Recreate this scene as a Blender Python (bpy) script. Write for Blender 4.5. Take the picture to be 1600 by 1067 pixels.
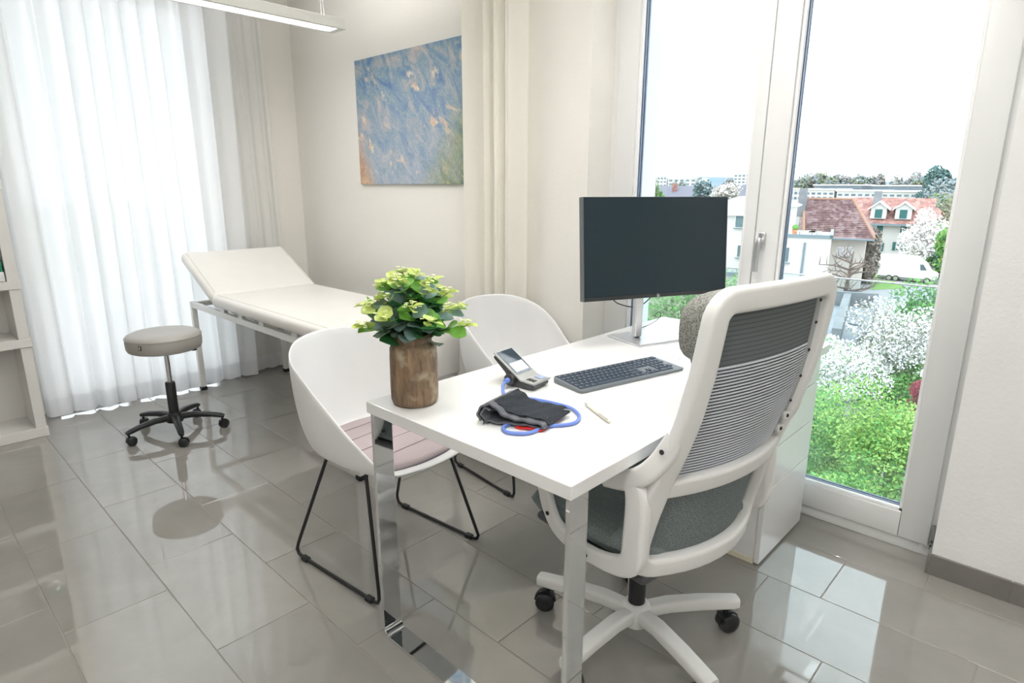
import bpy, bmesh, math, random
from mathutils import Vector, Matrix
from math import sin, cos, pi, radians
random.seed(7)
S = bpy.context.scene
for o in list(bpy.data.objects): bpy.data.objects.remove(o)
COL = S.collection

# ------------------------------------------------------------------ camera
F_PX, PITCH, ROLL, YAW, CAM_H = 957.35, .24699, .00386, .75737, 1.315
cf = Vector((cos(YAW)*cos(PITCH), sin(YAW)*cos(PITCH), -sin(PITCH)))
cr0 = Vector((sin(YAW), -cos(YAW), 0)); cu0 = cr0.cross(cf)
cr = cr0*cos(ROLL) + cu0*sin(ROLL); cu = -cr0*sin(ROLL) + cu0*cos(ROLL)
cam_d = bpy.data.cameras.new('camera'); cam = bpy.data.objects.new('camera', cam_d); COL.objects.link(cam)
cam_d.sensor_width = 36; cam_d.lens = F_PX*36/1600; cam_d.clip_start = .05; cam_d.clip_end = 3000
M4 = Matrix.Identity(4)
for i in range(3): M4[i][0], M4[i][1], M4[i][2] = cr[i], cu[i], -cf[i]
M4.translation = (0, 0, CAM_H); cam.matrix_world = M4
S.camera = cam

# ------------------------------------------------------------------ world, light, exposure
w = bpy.data.worlds.new('sky'); S.world = w; w.use_nodes = True
bg = w.node_tree.nodes['Background']; bg.inputs[0].default_value = (.93, .97, 1, 1); bg.inputs[1].default_value = 3.4
S.view_settings.view_transform = 'Standard'; S.view_settings.look = 'None'
S.view_settings.exposure = 0.10; S.view_settings.gamma = 1; S.view_settings.use_curve_mapping = False
LAMP_DOWN, LAMP_UP = 7.0, 22.0        # watts per luminaire: downwards, and upwards as added fill

# ------------------------------------------------------------------ helpers
def at(px, py, X=None, Z=None, Y=None):
    d = cf + cr*((px-800)/F_PX) - cu*((py-533.5)/F_PX)
    t = X/d.x if X is not None else (Y/d.y if Y is not None else (Z-CAM_H)/d.z)
    return Vector((0, 0, CAM_H)) + d*t

MATS = {}
def mat(name, col, rough=.5, metal=0, var=0, vscale=8, bump=0, bscale=60, spec=.5, trans=0, coat=0, col2=None, stretch=None, emit=None, es=0):
    if name in MATS: return MATS[name]
    m = bpy.data.materials.new(name); m.use_nodes = True; nt = m.node_tree; N = nt.nodes; L = nt.links
    b = N['Principled BSDF']; c = (*col, 1)
    b.inputs['Base Color'].default_value = c; b.inputs['Roughness'].default_value = rough; b.inputs['Metallic'].default_value = metal
    b.inputs['Specular IOR Level'].default_value = spec; b.inputs['Coat Weight'].default_value = coat; b.inputs['Coat Roughness'].default_value = .05
    if trans: b.inputs['Transmission Weight'].default_value = trans
    tc = N.new('ShaderNodeTexCoord'); mp = N.new('ShaderNodeMapping'); L.new(tc.outputs['Object'], mp.inputs[0])
    if stretch: mp.inputs['Scale'].default_value = stretch
    if var or col2:
        n = N.new('ShaderNodeTexNoise'); n.inputs['Scale'].default_value = vscale; n.inputs['Detail'].default_value = 5
        L.new(mp.outputs[0], n.inputs['Vector'])
        r = N.new('ShaderNodeValToRGB'); L.new(n.outputs['Fac'], r.inputs[0])
        c2 = col2 if col2 else tuple(min(1, x*(1+var)) for x in col)
        c1 = col if col2 else tuple(x*(1-var) for x in col)
        r.color_ramp.elements[0].position = .35; r.color_ramp.elements[1].position = .65
        r.color_ramp.elements[0].color = (*c1, 1); r.color_ramp.elements[1].color = (*c2, 1)
        L.new(r.outputs[0], b.inputs['Base Color'])
    if bump:
        n2 = N.new('ShaderNodeTexNoise'); n2.inputs['Scale'].default_value = bscale; n2.inputs['Detail'].default_value = 4
        L.new(mp.outputs[0], n2.inputs['Vector'])
        bp = N.new('ShaderNodeBump'); bp.inputs['Strength'].default_value = bump; bp.inputs['Distance'].default_value = .003
        L.new(n2.outputs['Fac'], bp.inputs['Height']); L.new(bp.outputs[0], b.inputs['Normal'])
    if emit: b.inputs['Emission Color'].default_value = (*emit, 1); b.inputs['Emission Strength'].default_value = es
    MATS[name] = m; return m

def weave(name, col, col2, scale, rough=.9, kind='fabric'):
    """woven cloth: a fine checker of two thread colours with relief"""
    m = bpy.data.materials.new(name); m.use_nodes = True; nt = m.node_tree; N = nt.nodes; L = nt.links; b = N['Principled BSDF']
    tc = N.new('ShaderNodeTexCoord'); v = N.new('ShaderNodeTexVoronoi'); v.inputs['Scale'].default_value = scale; v.inputs['Randomness'].default_value = .8
    L.new(tc.outputs['Object'], v.inputs['Vector'])
    r = N.new('ShaderNodeValToRGB'); L.new(v.outputs['Distance'], r.inputs[0])
    r.color_ramp.elements[0].position = .25; r.color_ramp.elements[1].position = .6
    r.color_ramp.elements[0].color = (*col2, 1); r.color_ramp.elements[1].color = (*col, 1)
    L.new(r.outputs[0], b.inputs['Base Color']); b.inputs['Roughness'].default_value = rough; b.inputs['Specular IOR Level'].default_value = .2
    bp = N.new('ShaderNodeBump'); bp.inputs['Strength'].default_value = .3; bp.inputs['Distance'].default_value = .002; bp.invert = True
    L.new(v.outputs['Distance'], bp.inputs['Height']); L.new(bp.outputs[0], b.inputs['Normal'])
    MATS[name] = m; return m

def sheer(name, col, transp, transl):
    m = bpy.data.materials.new(name); m.use_nodes = True; nt = m.node_tree; N = nt.nodes; L = nt.links
    out = N['Material Output']; N.remove(N['Principled BSDF'])
    d = N.new('ShaderNodeBsdfDiffuse'); t = N.new('ShaderNodeBsdfTranslucent'); p = N.new('ShaderNodeBsdfTransparent')
    d.inputs[0].default_value = (*col, 1); t.inputs[0].default_value = (*col, 1)
    m1 = N.new('ShaderNodeMixShader'); m1.inputs[0].default_value = transl; L.new(d.outputs[0], m1.inputs[1]); L.new(t.outputs[0], m1.inputs[2])
    m2 = N.new('ShaderNodeMixShader'); m2.inputs[0].default_value = transp; L.new(m1.outputs[0], m2.inputs[1]); L.new(p.outputs[0], m2.inputs[2])
    L.new(m2.outputs[0], out.inputs[0]); MATS[name] = m; return m

def glassmat(name, tint=(.97, .99, 1), refl=1.0):
    m = bpy.data.materials.new(name); m.use_nodes = True; nt = m.node_tree; N = nt.nodes; L = nt.links
    out = N['Material Output']; N.remove(N['Principled BSDF'])
    g = N.new('ShaderNodeBsdfGlossy'); g.inputs['Roughness'].default_value = .01
    p = N.new('ShaderNodeBsdfTransparent'); p.inputs[0].default_value = (*tint, 1)
    fr = N.new('ShaderNodeFresnel'); fr.inputs[0].default_value = 1.5
    mu = N.new('ShaderNodeMath'); mu.operation = 'MULTIPLY'; mu.inputs[1].default_value = refl; L.new(fr.outputs[0], mu.inputs[0])
    mx = N.new('ShaderNodeMixShader'); L.new(mu.outputs[0], mx.inputs[0]); L.new(p.outputs[0], mx.inputs[1]); L.new(g.outputs[0], mx.inputs[2])
    L.new(mx.outputs[0], out.inputs[0]); MATS[name] = m; return m

def tagit(o, label=None, cat=None, group=None, kind=None):
    if label: o['label'] = label
    if cat: o['category'] = cat
    if group: o['group'] = group
    if kind: o['kind'] = kind
    return o

def thing(name, label, cat, loc=(0, 0, 0), rz=0, group=None):
    o = bpy.data.objects.new(name, None); COL.objects.link(o); o.empty_display_size = .1
    o.location = loc; o.rotation_euler = (0, 0, rz); return tagit(o, label, cat, group)

def copy_tree(o, parent=None):
    c = o.copy(); COL.objects.link(c); c.parent = parent
    for ch in list(o.children): copy_tree(ch, c)
    return c

class MB:
    """mesh builder: collects shapes, links them as one mesh object"""
    def __init__(s): s.v = []; s.f = []
    def add(s, vs, fs, M=None):
        n = len(s.v); s.v += [tuple(M @ Vector(v)) if M else tuple(v) for v in vs]; s.f += [tuple(i+n for i in f) for f in fs]; return s
    def box(s, x0, x1, y0, y1, z0, z1, M=None):
        return s.add([(x0,y0,z0),(x1,y0,z0),(x1,y1,z0),(x0,y1,z0),(x0,y0,z1),(x1,y0,z1),(x1,y1,z1),(x0,y1,z1)],
                     [(0,3,2,1),(4,5,6,7),(0,1,5,4),(1,2,6,5),(2,3,7,6),(3,0,4,7)], M)
    def rbox(s, x0, x1, y0, y1, z0, z1, r=.01, seg=3, M=None):
        bm = bmesh.new(); bmesh.ops.create_cube(bm, size=1)
        for v in bm.verts: v.co = Vector(((x0+x1)/2+v.co.x*(x1-x0), (y0+y1)/2+v.co.y*(y1-y0), (z0+z1)/2+v.co.z*(z1-z0)))
        r = min(r, (x1-x0)*.49, (y1-y0)*.49, (z1-z0)*.49)
        bmesh.ops.bevel(bm, geom=bm.edges[:], offset=r, segments=seg, profile=.5, affect='EDGES')
        return s.bm(bm, M)
    def bm(s, bm, M=None):
        bm.verts.index_update(); s.add([v.co[:] for v in bm.verts], [[v.index for v in f.verts] for f in bm.faces], M); bm.free(); return s
    def sphere(s, c, r, seg=16, rings=10, M=None):
        r = (r, r, r) if not hasattr(r, '__len__') else r; bm = bmesh.new(); bmesh.ops.create_uvsphere(bm, u_segments=seg, v_segments=rings, radius=1)
        for v in bm.verts: v.co = Vector((c[0]+v.co.x*r[0], c[1]+v.co.y*r[1], c[2]+v.co.z*r[2]))
        return s.bm(bm, M)
    def lathe(s, prof, c=(0, 0, 0), seg=32, M=None):
        """profile of (r,z) from bottom to top around the z axis"""
        vs = []; fs = []; n = len(prof)
        for i in range(seg):
            a = 2*pi*i/seg
            for r, z in prof: vs.append((c[0]+r*cos(a), c[1]+r*sin(a), c[2]+z))
        for i in range(seg):
            j = (i+1) % seg
            for k in range(n-1): fs.append((i*n+k, j*n+k, j*n+k+1, i*n+k+1))
        fs.append(tuple(i*n for i in range(seg))[::-1]); fs.append(tuple(i*n+n-1 for i in range(seg)))
        return s.add(vs, fs, M)
    def sweep(s, pts, prof, closed=False, up=(0, 0, 1), M=None, ups=None, scale=None):
        """sweep a closed 2D profile [(side, up)] along pts"""
        P = [Vector(p) for p in pts]; n = len(P); m = len(prof); vs = []; fs = []
        for i in range(n):
            a = P[i-1] if (i > 0 or closed) else P[i]; b = P[(i+1) % n] if (i < n-1 or closed) else P[i]
            t = (b-a).normalized(); U = Vector(ups[i]) if ups else Vector(up)
            sd = t.cross(U)
            if sd.length < 1e-4: sd = t.cross(Vector((1, 0, 0)))
            sd.normalize(); uu = sd.cross(t).normalized(); k = scale[i] if scale else 1
            for (q, r) in prof: vs.append(tuple(P[i]+sd*q*k+uu*r*k))
        for i in range(n if closed else n-1):
            j = (i+1) % n
            for k in range(m): fs.append((i*m+k, i*m+(k+1) % m, j*m+(k+1) % m, j*m+k))
        if not closed: fs.append(tuple(range(m))[::-1]); fs.append(tuple(range((n-1)*m, n*m)))
        return s.add(vs, fs, M)
    def tube(s, pts, r, seg=8, closed=False, M=None, scale=None, up=(0.03, 0.02, 1)):
        return s.sweep(pts, [(r*cos(2*pi*k/seg), r*sin(2*pi*k/seg)) for k in range(seg)], closed, up, M, None, scale)
    def cyl(s, a, b, r, seg=16, M=None): return s.tube([a, b], r, seg, False, M)
    def grid(s, fn, nu, nv, M=None, cu_=False):
        vs = [fn(i/nu, j/nv) for i in range(nu+1) for j in range(nv+1)]; fs = []
        for i in range(nu):
            for j in range(nv):
                a = i*(nv+1)+j; fs.append((a, a+nv+1, a+nv+2, a+1))
        return s.add(vs, fs, M)
    def poly(s, pts, M=None): return s.add(pts, [tuple(range(len(pts)))], M)
    def prism(s, pts2, axis, a, b, M=None):
        """extrude 2D polygon along axis ('x','y','z') between a and b"""
        def mk(p, h): return {'x': (h, p[0], p[1]), 'y': (p[0], h, p[1]), 'z': (p[0], p[1], h)}[axis]
        n = len(pts2); vs = [mk(p, a) for p in pts2]+[mk(p, b) for p in pts2]
        fs = [tuple(range(n))[::-1], tuple(range(n, 2*n))]+[(i, (i+1) % n, n+(i+1) % n, n+i) for i in range(n)]
        return s.add(vs, fs, M)
    def mesh(s, name, m, smooth=False, ang=40):
        me = bpy.data.meshes.new(name); me.from_pydata(s.v, [], s.f); me.update()
        bm = bmesh.new(); bm.from_mesh(me); bmesh.ops.recalc_face_normals(bm, faces=bm.faces[:]); bm.to_mesh(me); bm.free()
        if smooth:
            for p in me.polygons: p.use_smooth = True
            try: me.set_sharp_from_angle(angle=radians(ang))
            except Exception: pass
        if m: me.materials.append(m)
        return me
    def obj(s, name, m, parent=None, smooth=False, label=None, kind=None, ang=40, loc=None):
        o = bpy.data.objects.new(name, s.mesh(name, m, smooth, ang)); COL.objects.link(o)
        if parent: o.parent = parent
        if loc: o.location = loc
        return tagit(o, label, None, None, kind)

def rot(rx=0, ry=0, rz=0, t=(0, 0, 0)):
    return Matrix.Translation(t) @ Matrix.Rotation(rz, 4, 'Z') @ Matrix.Rotation(ry, 4, 'Y') @ Matrix.Rotation(rx, 4, 'X')
def arc(c, r, a0, a1, n, plane='xy'):
    out = []
    for i in range(n+1):
        a = a0+(a1-a0)*i/n; u, v = r*cos(a), r*sin(a)
        out.append({'xy': (c[0]+u, c[1]+v, c[2]), 'yz': (c[0], c[1]+u, c[2]+v), 'xz': (c[0]+u, c[1], c[2]+v)}[plane])
    return out
def catmull(P, n=8, closed=False):
    P = [Vector(p) for p in P]; out = []; m = len(P)
    for i in range(m if closed else m-1):
        if closed: a, b, c, d = P[i-1], P[i], P[(i+1) % m], P[(i+2) % m]
        else: a, b, c, d = P[max(i-1, 0)], P[i], P[i+1], P[min(i+2, m-1)]
        for k in range(n):
            t = k/n; out.append(.5*((2*b)+(c-a)*t+(2*a-5*b+4*c-d)*t*t+(3*b-a-3*c+d)*t**3))
    if not closed: out.append(P[-1])
    return out
def rrect(wd, ht, r, n=4):
    out = []
    for cx, cy, a in ((wd/2-r, ht/2-r, 0), (-wd/2+r, ht/2-r, pi/2), (-wd/2+r, -ht/2+r, pi), (wd/2-r, -ht/2+r, 1.5*pi)):
        for k in range(n+1): out.append((cx+r*cos(a+k*pi/2/n), cy+r*sin(a+k*pi/2/n)))
    return out
def interp(x, xs, ys):
    if x <= xs[0]: return ys[0]
    for i in range(len(xs)-1):
        if x <= xs[i+1]: return ys[i]+(ys[i+1]-ys[i])*(x-xs[i])/(xs[i+1]-xs[i])
    return ys[-1]
def noshadow(o): return o

# ------------------------------------------------------------------ materials
wall_m = mat('wall_paint', (.86, .835, .78), .85, var=.015, vscale=2, bump=.25, bscale=90)
wallr_m = mat('wall_plaster_rough', (.87, .87, .86), .9, var=.01, bump=.35, bscale=70)
ceil_m = mat('ceiling_paint', (.9, .89, .87), .9, bump=.1)
lacq = mat('white_lacquer', (.88, .88, .875), .12, spec=.5, coat=.3, var=.004, vscale=3)
white_frame = mat('white_window_lacquer', (.78, .785, .775), .3, var=.006, vscale=3)
white_pl = mat('white_plastic', (.86, .865, .86), .32, var=.004)
white_metal = mat('white_enamel', (.84, .84, .82), .3)
shelf_m = mat('white_laminate', (.76, .75, .72), .35)
leather_w = mat('white_leatherette', (.86, .84, .8), .42, var=.01, bump=.15, bscale=300)
leather_g = mat('grey_leatherette', (.40, .385, .355), .4, var=.03, bump=.15, bscale=300)
black_pl = mat('black_plastic', (.012, .013, .015), .4)
black_m = mat('black_powder_coat', (.01, .01, .012), .35)
chrome = mat('chrome', (.82, .84, .86), .04, metal=1)
brushed = mat('brushed_aluminium', (.72, .74, .76), .28, metal=1, var=.03, vscale=30, stretch=(1, 1, 20))
alu = mat('satin_aluminium', (.74, .75, .77), .33, metal=1)
seal_m = mat('grey_blue_seal', (.16, .22, .33), .35, var=.08, vscale=20)
tile_m = None

# polished porcelain tile: greyish beige with faint clouds
def tile_material():
    m = bpy.data.materials.new('polished_tile'); m.use_nodes = True; nt = m.node_tree; N = nt.nodes; L = nt.links; b = N['Principled BSDF']
    g = N.new('ShaderNodeNewGeometry'); oi = N.new('ShaderNodeObjectInfo')
    n = N.new('ShaderNodeTexNoise'); n.inputs['Scale'].default_value = 3.2; n.inputs['Detail'].default_value = 8; n.inputs['Roughness'].default_value = .65; n.inputs['Distortion'].default_value = .6
    L.new(g.outputs['Position'], n.inputs['Vector'])
    r = N.new('ShaderNodeValToRGB'); L.new(n.outputs['Fac'], r.inputs[0])
    r.color_ramp.elements[0].position = .3; r.color_ramp.elements[1].position = .72
    r.color_ramp.elements[0].color = (.285, .272, .250, 1); r.color_ramp.elements[1].color = (.335, .321, .298, 1)
    mr = N.new('ShaderNodeMapRange'); L.new(oi.outputs['Random'], mr.inputs[0]); mr.inputs[3].default_value = .93; mr.inputs[4].default_value = 1.05
    hs = N.new('ShaderNodeHueSaturation'); L.new(r.outputs[0], hs.inputs['Color']); L.new(mr.outputs[0], hs.inputs['Value'])
    L.new(hs.outputs[0], b.inputs['Base Color'])
    b.inputs['Roughness'].default_value = .07; b.inputs['IOR'].default_value = 2.05
    n3 = N.new('ShaderNodeTexNoise'); n3.inputs['Scale'].default_value = 14; L.new(g.outputs['Position'], n3.inputs['Vector'])
    m3 = N.new('ShaderNodeMapRange'); L.new(n3.outputs['Fac'], m3.inputs[0]); m3.inputs[3].default_value = .015; m3.inputs[4].default_value = .05; L.new(m3.outputs[0], b.inputs['Roughness'])
    MATS['tile'] = m; return m
tile_m = tile_material()
grout_m = mat('grout', (.32, .30, .27), .9)
base_tile_m = mat('baseboard_tile_matt', (.20, .19, .175), .45, var=.06, vscale=9)
sheer_m = sheer('sheer_white', (.98, .985, .99), .03, .60)
hem_m = sheer('sheer_white_hem', (.90, .91, .93), .01, .30)
cream_m = sheer('cream_curtain_cloth', (.985, .965, .905), .03, .42)
glass_m = glassmat('window_glass')

# ------------------------------------------------------------------ the room
XR, XL, XW = 2.394, 2.33, 2.505          # right wall, wall with the picture, inner face of the window frame
YC, YB, XB, ZC = 4.36, -3.2, -2.6, 2.62
W1a, W1b, W1t = .236, 1.735, 2.46         # window opening in y, and its top
W2a, W2b, W2t = .60, 1.70, 2.46           # window behind the sheer curtain, in x

fl_o = MB().box(XB-.1, 2.83, YB-.1, YC+.3, -.2, -.0018).obj('floor', grout_m, kind='structure')
# tiles: rows run along y, .2945 wide, .592 long, each row shifted
full = (.2913, .5888)
def tile_mesh(wd, ln):
    c = .0008; h = .0
    v = [(0,0,-.008),(wd,0,-.008),(wd,ln,-.008),(0,ln,-.008),(0,0,h-c),(wd,0,h-c),(wd,ln,h-c),(0,ln,h-c),(c,c,h),(wd-c,c,h),(wd-c,ln-c,h),(c,ln-c,h)]
    f = [(0,1,5,4),(1,2,6,5),(2,3,7,6),(3,0,4,7),(4,5,9,8),(5,6,10,9),(6,7,11,10),(7,4,8,11),(8,9,10,11)]
    return MB().add(v, f)
tm_full = tile_mesh(*full).mesh('tile', tile_m)
offs = {1: .226, 0: .465, -1: .635, -2: .368, -3: .50, -4: .20, -5: .479, -6: .29, -7: .47, -8: .28, -9: .46, -10: .27}
rest = MB(); ntile = 0
for k in range(1, -16, -1):
    x0 = 1.982+.2945*k; x1 = x0+full[0]
    if x0 > XW: continue
    o = offs.get(k, .3+.19*(k % 3)); y = o-.592*7
    while y < YC:
        y1 = y+full[1]
        if x1 > XB:
            xe = min(x1, XW+.05); ye = min(y1, YC-.002); ys_ = y
            if ye-ys_ > .01:
                if k >= -10 and y > -.95:
                    if xe-x0 > full[0]-.001 and ye-ys_ > full[1]-.001: me = tm_full
                    else: me = tile_mesh(xe-x0, ye-ys_).mesh('tile', tile_m)
                    t = bpy.data.objects.new('tile', me); COL.objects.link(t); t.parent = fl_o; t.location = (x0+.0016, y+.0016, random.uniform(-.00015, .00015)); ntile += 1
                else:
                    q = tile_mesh(full[0], ye-ys_); rest.add(q.v, q.f, Matrix.Translation((x0+.0016, y+.0016, 0)))
        y += .592
rest.obj('tile_field', tile_m, fl_o, kind='stuff')

MB().box(XR, XR+.45, YB, W1a, 0, ZC).obj('wall_right', wallr_m, kind='structure')
MB().box(XL, 2.80, W1b, YC+.3, 0, ZC).obj('wall_back', wall_m, kind='structure')
MB().box(XL, 2.80, W1a, W1b, W1t, ZC).obj('trim_1', wall_m, kind='structure')
wl = MB().box(XB-.1, W2a, YC, YC+.3, 0, ZC).box(W2b, XL, YC, YC+.3, 0, ZC).box(W2a, W2b, YC, YC+.3, W2t, ZC)
wl.obj('wall_left', wall_m, kind='structure')
MB().box(XB-.15, XB, YB, YC, 0, ZC).obj('wall_rear', wall_m, kind='structure')
MB().box(XB-.15, XR+.45, YB-.15, YB, 0, ZC).obj('wall_near', wall_m, kind='structure')
MB().box(XB-.15, 2.84, YB-.15, YC+.3, ZC, ZC+.2).obj('ceiling', ceil_m, kind='structure')

def baseboard(name, axis, fixed, a, b, sgn, step=.592, h=.076, th=.010, start=None):
    """row of tile skirting along an axis; fixed = wall plane, sgn = direction into the room"""
    e = bpy.data.objects.new(name, None); COL.objects.link(e); e['kind'] = 'structure'
    g = MB(); c = start if start is not None else a
    if axis == 'y': g.box(min(fixed, fixed+sgn*th*.7), max(fixed, fixed+sgn*th*.7), a, b, 0, h-.002)
    else: g.box(a, b, min(fixed, fixed+sgn*th*.7), max(fixed, fixed+sgn*th*.7), 0, h-.002)
    g.obj('grout_strip', grout_m, e)
    while c > a-1e-6+.0:
        if c <= a: break
        d = max(a, c-step)
        q = MB()
        lo, hi = min(fixed, fixed+sgn*th), max(fixed, fixed+sgn*th)
        if axis == 'y': q.rbox(lo, hi, d+.0015, c-.0015, 0, h, .001, 1)
        else: q.rbox(d+.0015, c-.0015, lo, hi, 0, h, .001, 1)
        q.obj('baseboard_tile', base_tile_m, e); c = d
    return e
baseboard('baseboard_right', 'y', XR, -1.6, .226, -1, step=.214 if 0 else .59, start=.012)
q = MB().rbox(XR-.010, XR, .0135, .236, 0, .076, .001, 1); bo = bpy.data.objects['baseboard_right']; q.obj('baseboard_tile', base_tile_m, bo)
MB().rbox(XR-.010, XW-.003, .236, .246, 0, .076, .001, 1).obj('baseboard_tile', base_tile_m, bo)
baseboard('baseboard_back', 'y', XL, 1.745, YC, -1, start=YC)
baseboard('baseboard_left', 'x', YC, W2b, XL-.011, -1, start=XL-.011)

# ------------------------------------------------------------------ window 1: double French window
win = bpy.data.objects.new('window_1', None); COL.objects.link(win); win['kind'] = 'structure'
fr = MB()                                                    # fixed outer frame
fr.rbox(XW, XW+.075, W1a, W1a+.055, 0, W1t, .003, 2).rbox(XW, XW+.075, W1b-.055, W1b, 0, W1t, .003, 2)
fr.rbox(XW, XW+.075, W1a+.05, W1b-.05, 0, .045, .003, 2).rbox(XW, XW+.075, W1a+.05, W1b-.05, W1t-.05, W1t, .003, 2)
fr.obj('window_frame', white_frame, win, True)
def leaf(ya, yb, name, sa, sb):
    """a glazed leaf between ya<yb; sa / sb = widths of the stiles"""
    z0, z1 = .048, W1t-.04; xa, xb = XW-.014, XW+.05; rb = .098
    stile = MB().rbox(xa, xb, ya, ya+sa, z0, z1, .004, 2).obj('stile', white_frame, win, True)
    MB().rbox(xa, xb, yb-sb, yb, z0, z1, .004, 2).obj('stile', white_frame, win, True)
    MB().rbox(xa, xb, ya+sa+.0008, yb-sb-.0008, z0, z0+rb, .004, 2).obj('rail', white_frame, win, True)
    MB().rbox(xa, xb, ya+sa+.0008, yb-sb-.0008, z1-.08, z1, .004, 2).obj('rail', white_frame, win, True)
    ga, gb, gz, gt = ya+sa, yb-sb, z0+rb, z1-.08
    bead = MB()
    for (a, b, c, d) in ((ga, ga+.012, gz, gt), (gb-.012, gb, gz, gt)): bead.rbox(xa+.012, xa+.030, a, b, c, d, .002, 1)
    bead.rbox(xa+.012, xa+.03, ga, gb, gz, gz+.012, .002, 1).rbox(xa+.012, xa+.03, ga, gb, gt-.012, gt, .002, 1)
    bead.obj('glazing_bead', mat('white_bead', (.93, .93, .93), .4), win)
    sl = MB()
    for xx in (xa+.034, xa+.052): 
        sl.box(xx, xx+.010, ga, ga+.015, gz, gt).box(xx, xx+.010, gb-.015, gb, gz, gt).box(xx, xx+.010, ga, gb, gz, gz+.012).box(xx, xx+.010, ga, gb, gt-.012, gt)
    sl.obj('glazing_seal', seal_m, win)
    MB().box(xa+.042, xa+.046, ga+.002, gb-.002, gz+.002, gt-.002).obj('pane', glass_m, win)
leaf(.262, 1.008, 'a', .096, .092)
leaf(1.011, 1.700, 'b', .046, .100)
# outside: reveal, sill, shutters guide
MB().box(XW+.09, 2.80, W1a-.02, W1b+.02, -.12, -.01).obj('trim_2', mat('stone_sill', (.55, .55, .54), .7, var=.08), kind='structure')
MB().box(XW+.0755, 2.80, W1b-.075, W1b, 0, W1t).obj('trim_3', mat('reveal_render', (.78, .80, .83), .8, bump=.4), kind='structure')
MB().box(XW+.0755, 2.80, W1a, W1a+.05, 0, W1t).obj('trim_4', MATS['reveal_render'], kind='structure')
# handle
h = MB().rbox(XW-.026, XW-.014, .962, .992, 1.075, 1.145, .006, 3)
ho = h.obj('handle_plate', alu, win, True)
MB().cyl((XW-.024, .977, 1.112), (XW-.058, .977, 1.112), .0095, 16).obj('handle_neck', alu, win, True)
MB().sweep(catmull([(XW-.052, .977, 1.122), (XW-.058, .977, 1.10), (XW-.060, .978, 1.05), (XW-.058, .979, .99)], 5), rrect(.022, .013, .005), up=(-1, 0, 0)).obj('handle_lever', alu, win, True)
hg = MB().rbox(XW-.022, XW-.002, .243, .259, .052, .125, .003, 2).cyl((XW-.024, .251, .045), (XW-.024, .251, .14), .006, 12)
hg.obj('hinge', mat('hinge_steel', (.45, .46, .47), .35, metal=1), win, True)
hgb = MB()
for zz in (.06, .078): hgb.cyl((XW-.0265, .251, zz), (XW-.031, .251, zz), .0035, 10)
hgb.obj('hinge_screw', black_pl, win, True)
# glass balustrade outside the window
bal = thing('balustrade', 'clear glass balustrade with thin metal top edge outside the tall window', 'balustrade', (2.74, .98, 0))
MB().box(-.006, .006, -.74, .74, .02, .955).obj('glass_panel', glassmat('balustrade_glass', (.93, .985, .985), .9), bal)
MB().rbox(-.007, .007, -.745, .745, .955, .960, .001, 1).obj('top_rail', mat('pale_steel', (.75, .8, .83), .4, metal=.6), bal)
for yy in (-.735, .735): MB().box(-.02, .02, yy-.008, yy+.008, -.01, .30).obj('bracket', MATS['pale_steel'], bal)

# window 2 behind the sheer curtain
w2 = bpy.data.objects.new('window_2', None); COL.objects.link(w2); w2['kind'] = 'structure'
f2 = MB().rbox(W2a, W2a+.07, YC+.1, YC+.17, 0, W2t, .003, 1).rbox(W2b-.07, W2b, YC+.1, YC+.17, 0, W2t, .003, 1).rbox(W2a, W2b, YC+.1, YC+.17, 0, .07, .003, 1).rbox(W2a, W2b, YC+.1, YC+.17, W2t-.07, W2t, .003, 1)
f2.rbox(1.05, 1.11, YC+.1, YC+.17, .07, W2t-.07, .003, 1)
f2.obj('window_frame', white_frame, w2)
for a, b in ((W2a+.07, 1.05), (1.11, W2b-.07)): MB().box(a, b, YC+.133, YC+.138, .07, W2t-.07).obj('pane', glass_m, w2)

MB().box(-4, 5.5, YC+.3, 10.5, -.30, -.05).obj('trim_10', mat('bounce_slab', (.74, .74, .73), .85, var=.05, vscale=2), kind='structure')  # unseen pale slab added to bounce sky light into the sheer curtain

# ------------------------------------------------------------------ curtains
def wavy(name, label, pts_fn, n, z0, z1, m, hem_h, hm, gather=.0, seed=0, group=None):
    """pts_fn(u, z)->(x,y); the hem is a part"""
    e = thing(name, label, 'curtain', (0, 0, 0), 0, group)
    o = bpy.data.objects['%s' % e.name]
    MB().grid(lambda u, v: (*pts_fn(u, v), z0+hem_h+(z1-z0-hem_h)*v), n, 14).obj('drape', m, e, True, ang=180)
    MB().grid(lambda u, v: (*pts_fn(u, 0), z0+hem_h*v), n, 2).obj('hem', hm, e, True, ang=180)
    return e
rng = random.Random(3)
ph = [rng.uniform(0, 6.28) for _ in range(8)]
def main_drape(u, v):
    x = .555+u*1.285+.02*sin(u*9+ph[0])*(1-v)
    amp = .034+.012*sin(u*17+ph[1])
    c = u*11.5+.35*sin(u*8+ph[2])
    y = 4.222+amp*sin(2*pi*c)*(.85+.15*v)+.008*sin(2*pi*c*2.3+ph[3])+.012*sin(2*pi*u*1.5+v*2)
    return x+.018*cos(2*pi*c), y
wavy('sheer_curtain', 'backlit white sheer curtain in soft folds across the bright window', main_drape, 300, .012, 2.56, sheer_m, .105, hem_m)
def side_drape(u, v):
    x = 1.80+u*.31-.03*v
    return x+.006*sin(u*20), 4.285+.012*sin(u*2*pi*3.2+1)+.005*sin(u*40)
wavy('sheer_curtain', 'flat grey-white sheer curtain panel hanging in the corner behind the treatment couch', side_drape, 60, .012, 2.56, sheer('sheer_corner', (.90, .90, .88), .06, .35), .105, hem_m)
def cream_drape(u, v):
    y = 2.475-u*.43
    c = u*4.4+.3*sin(u*9+1)
    return 2.235+.026*sin(2*pi*c)+.01*sin(2*pi*c*2.2), y+.012*cos(2*pi*c)
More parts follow.
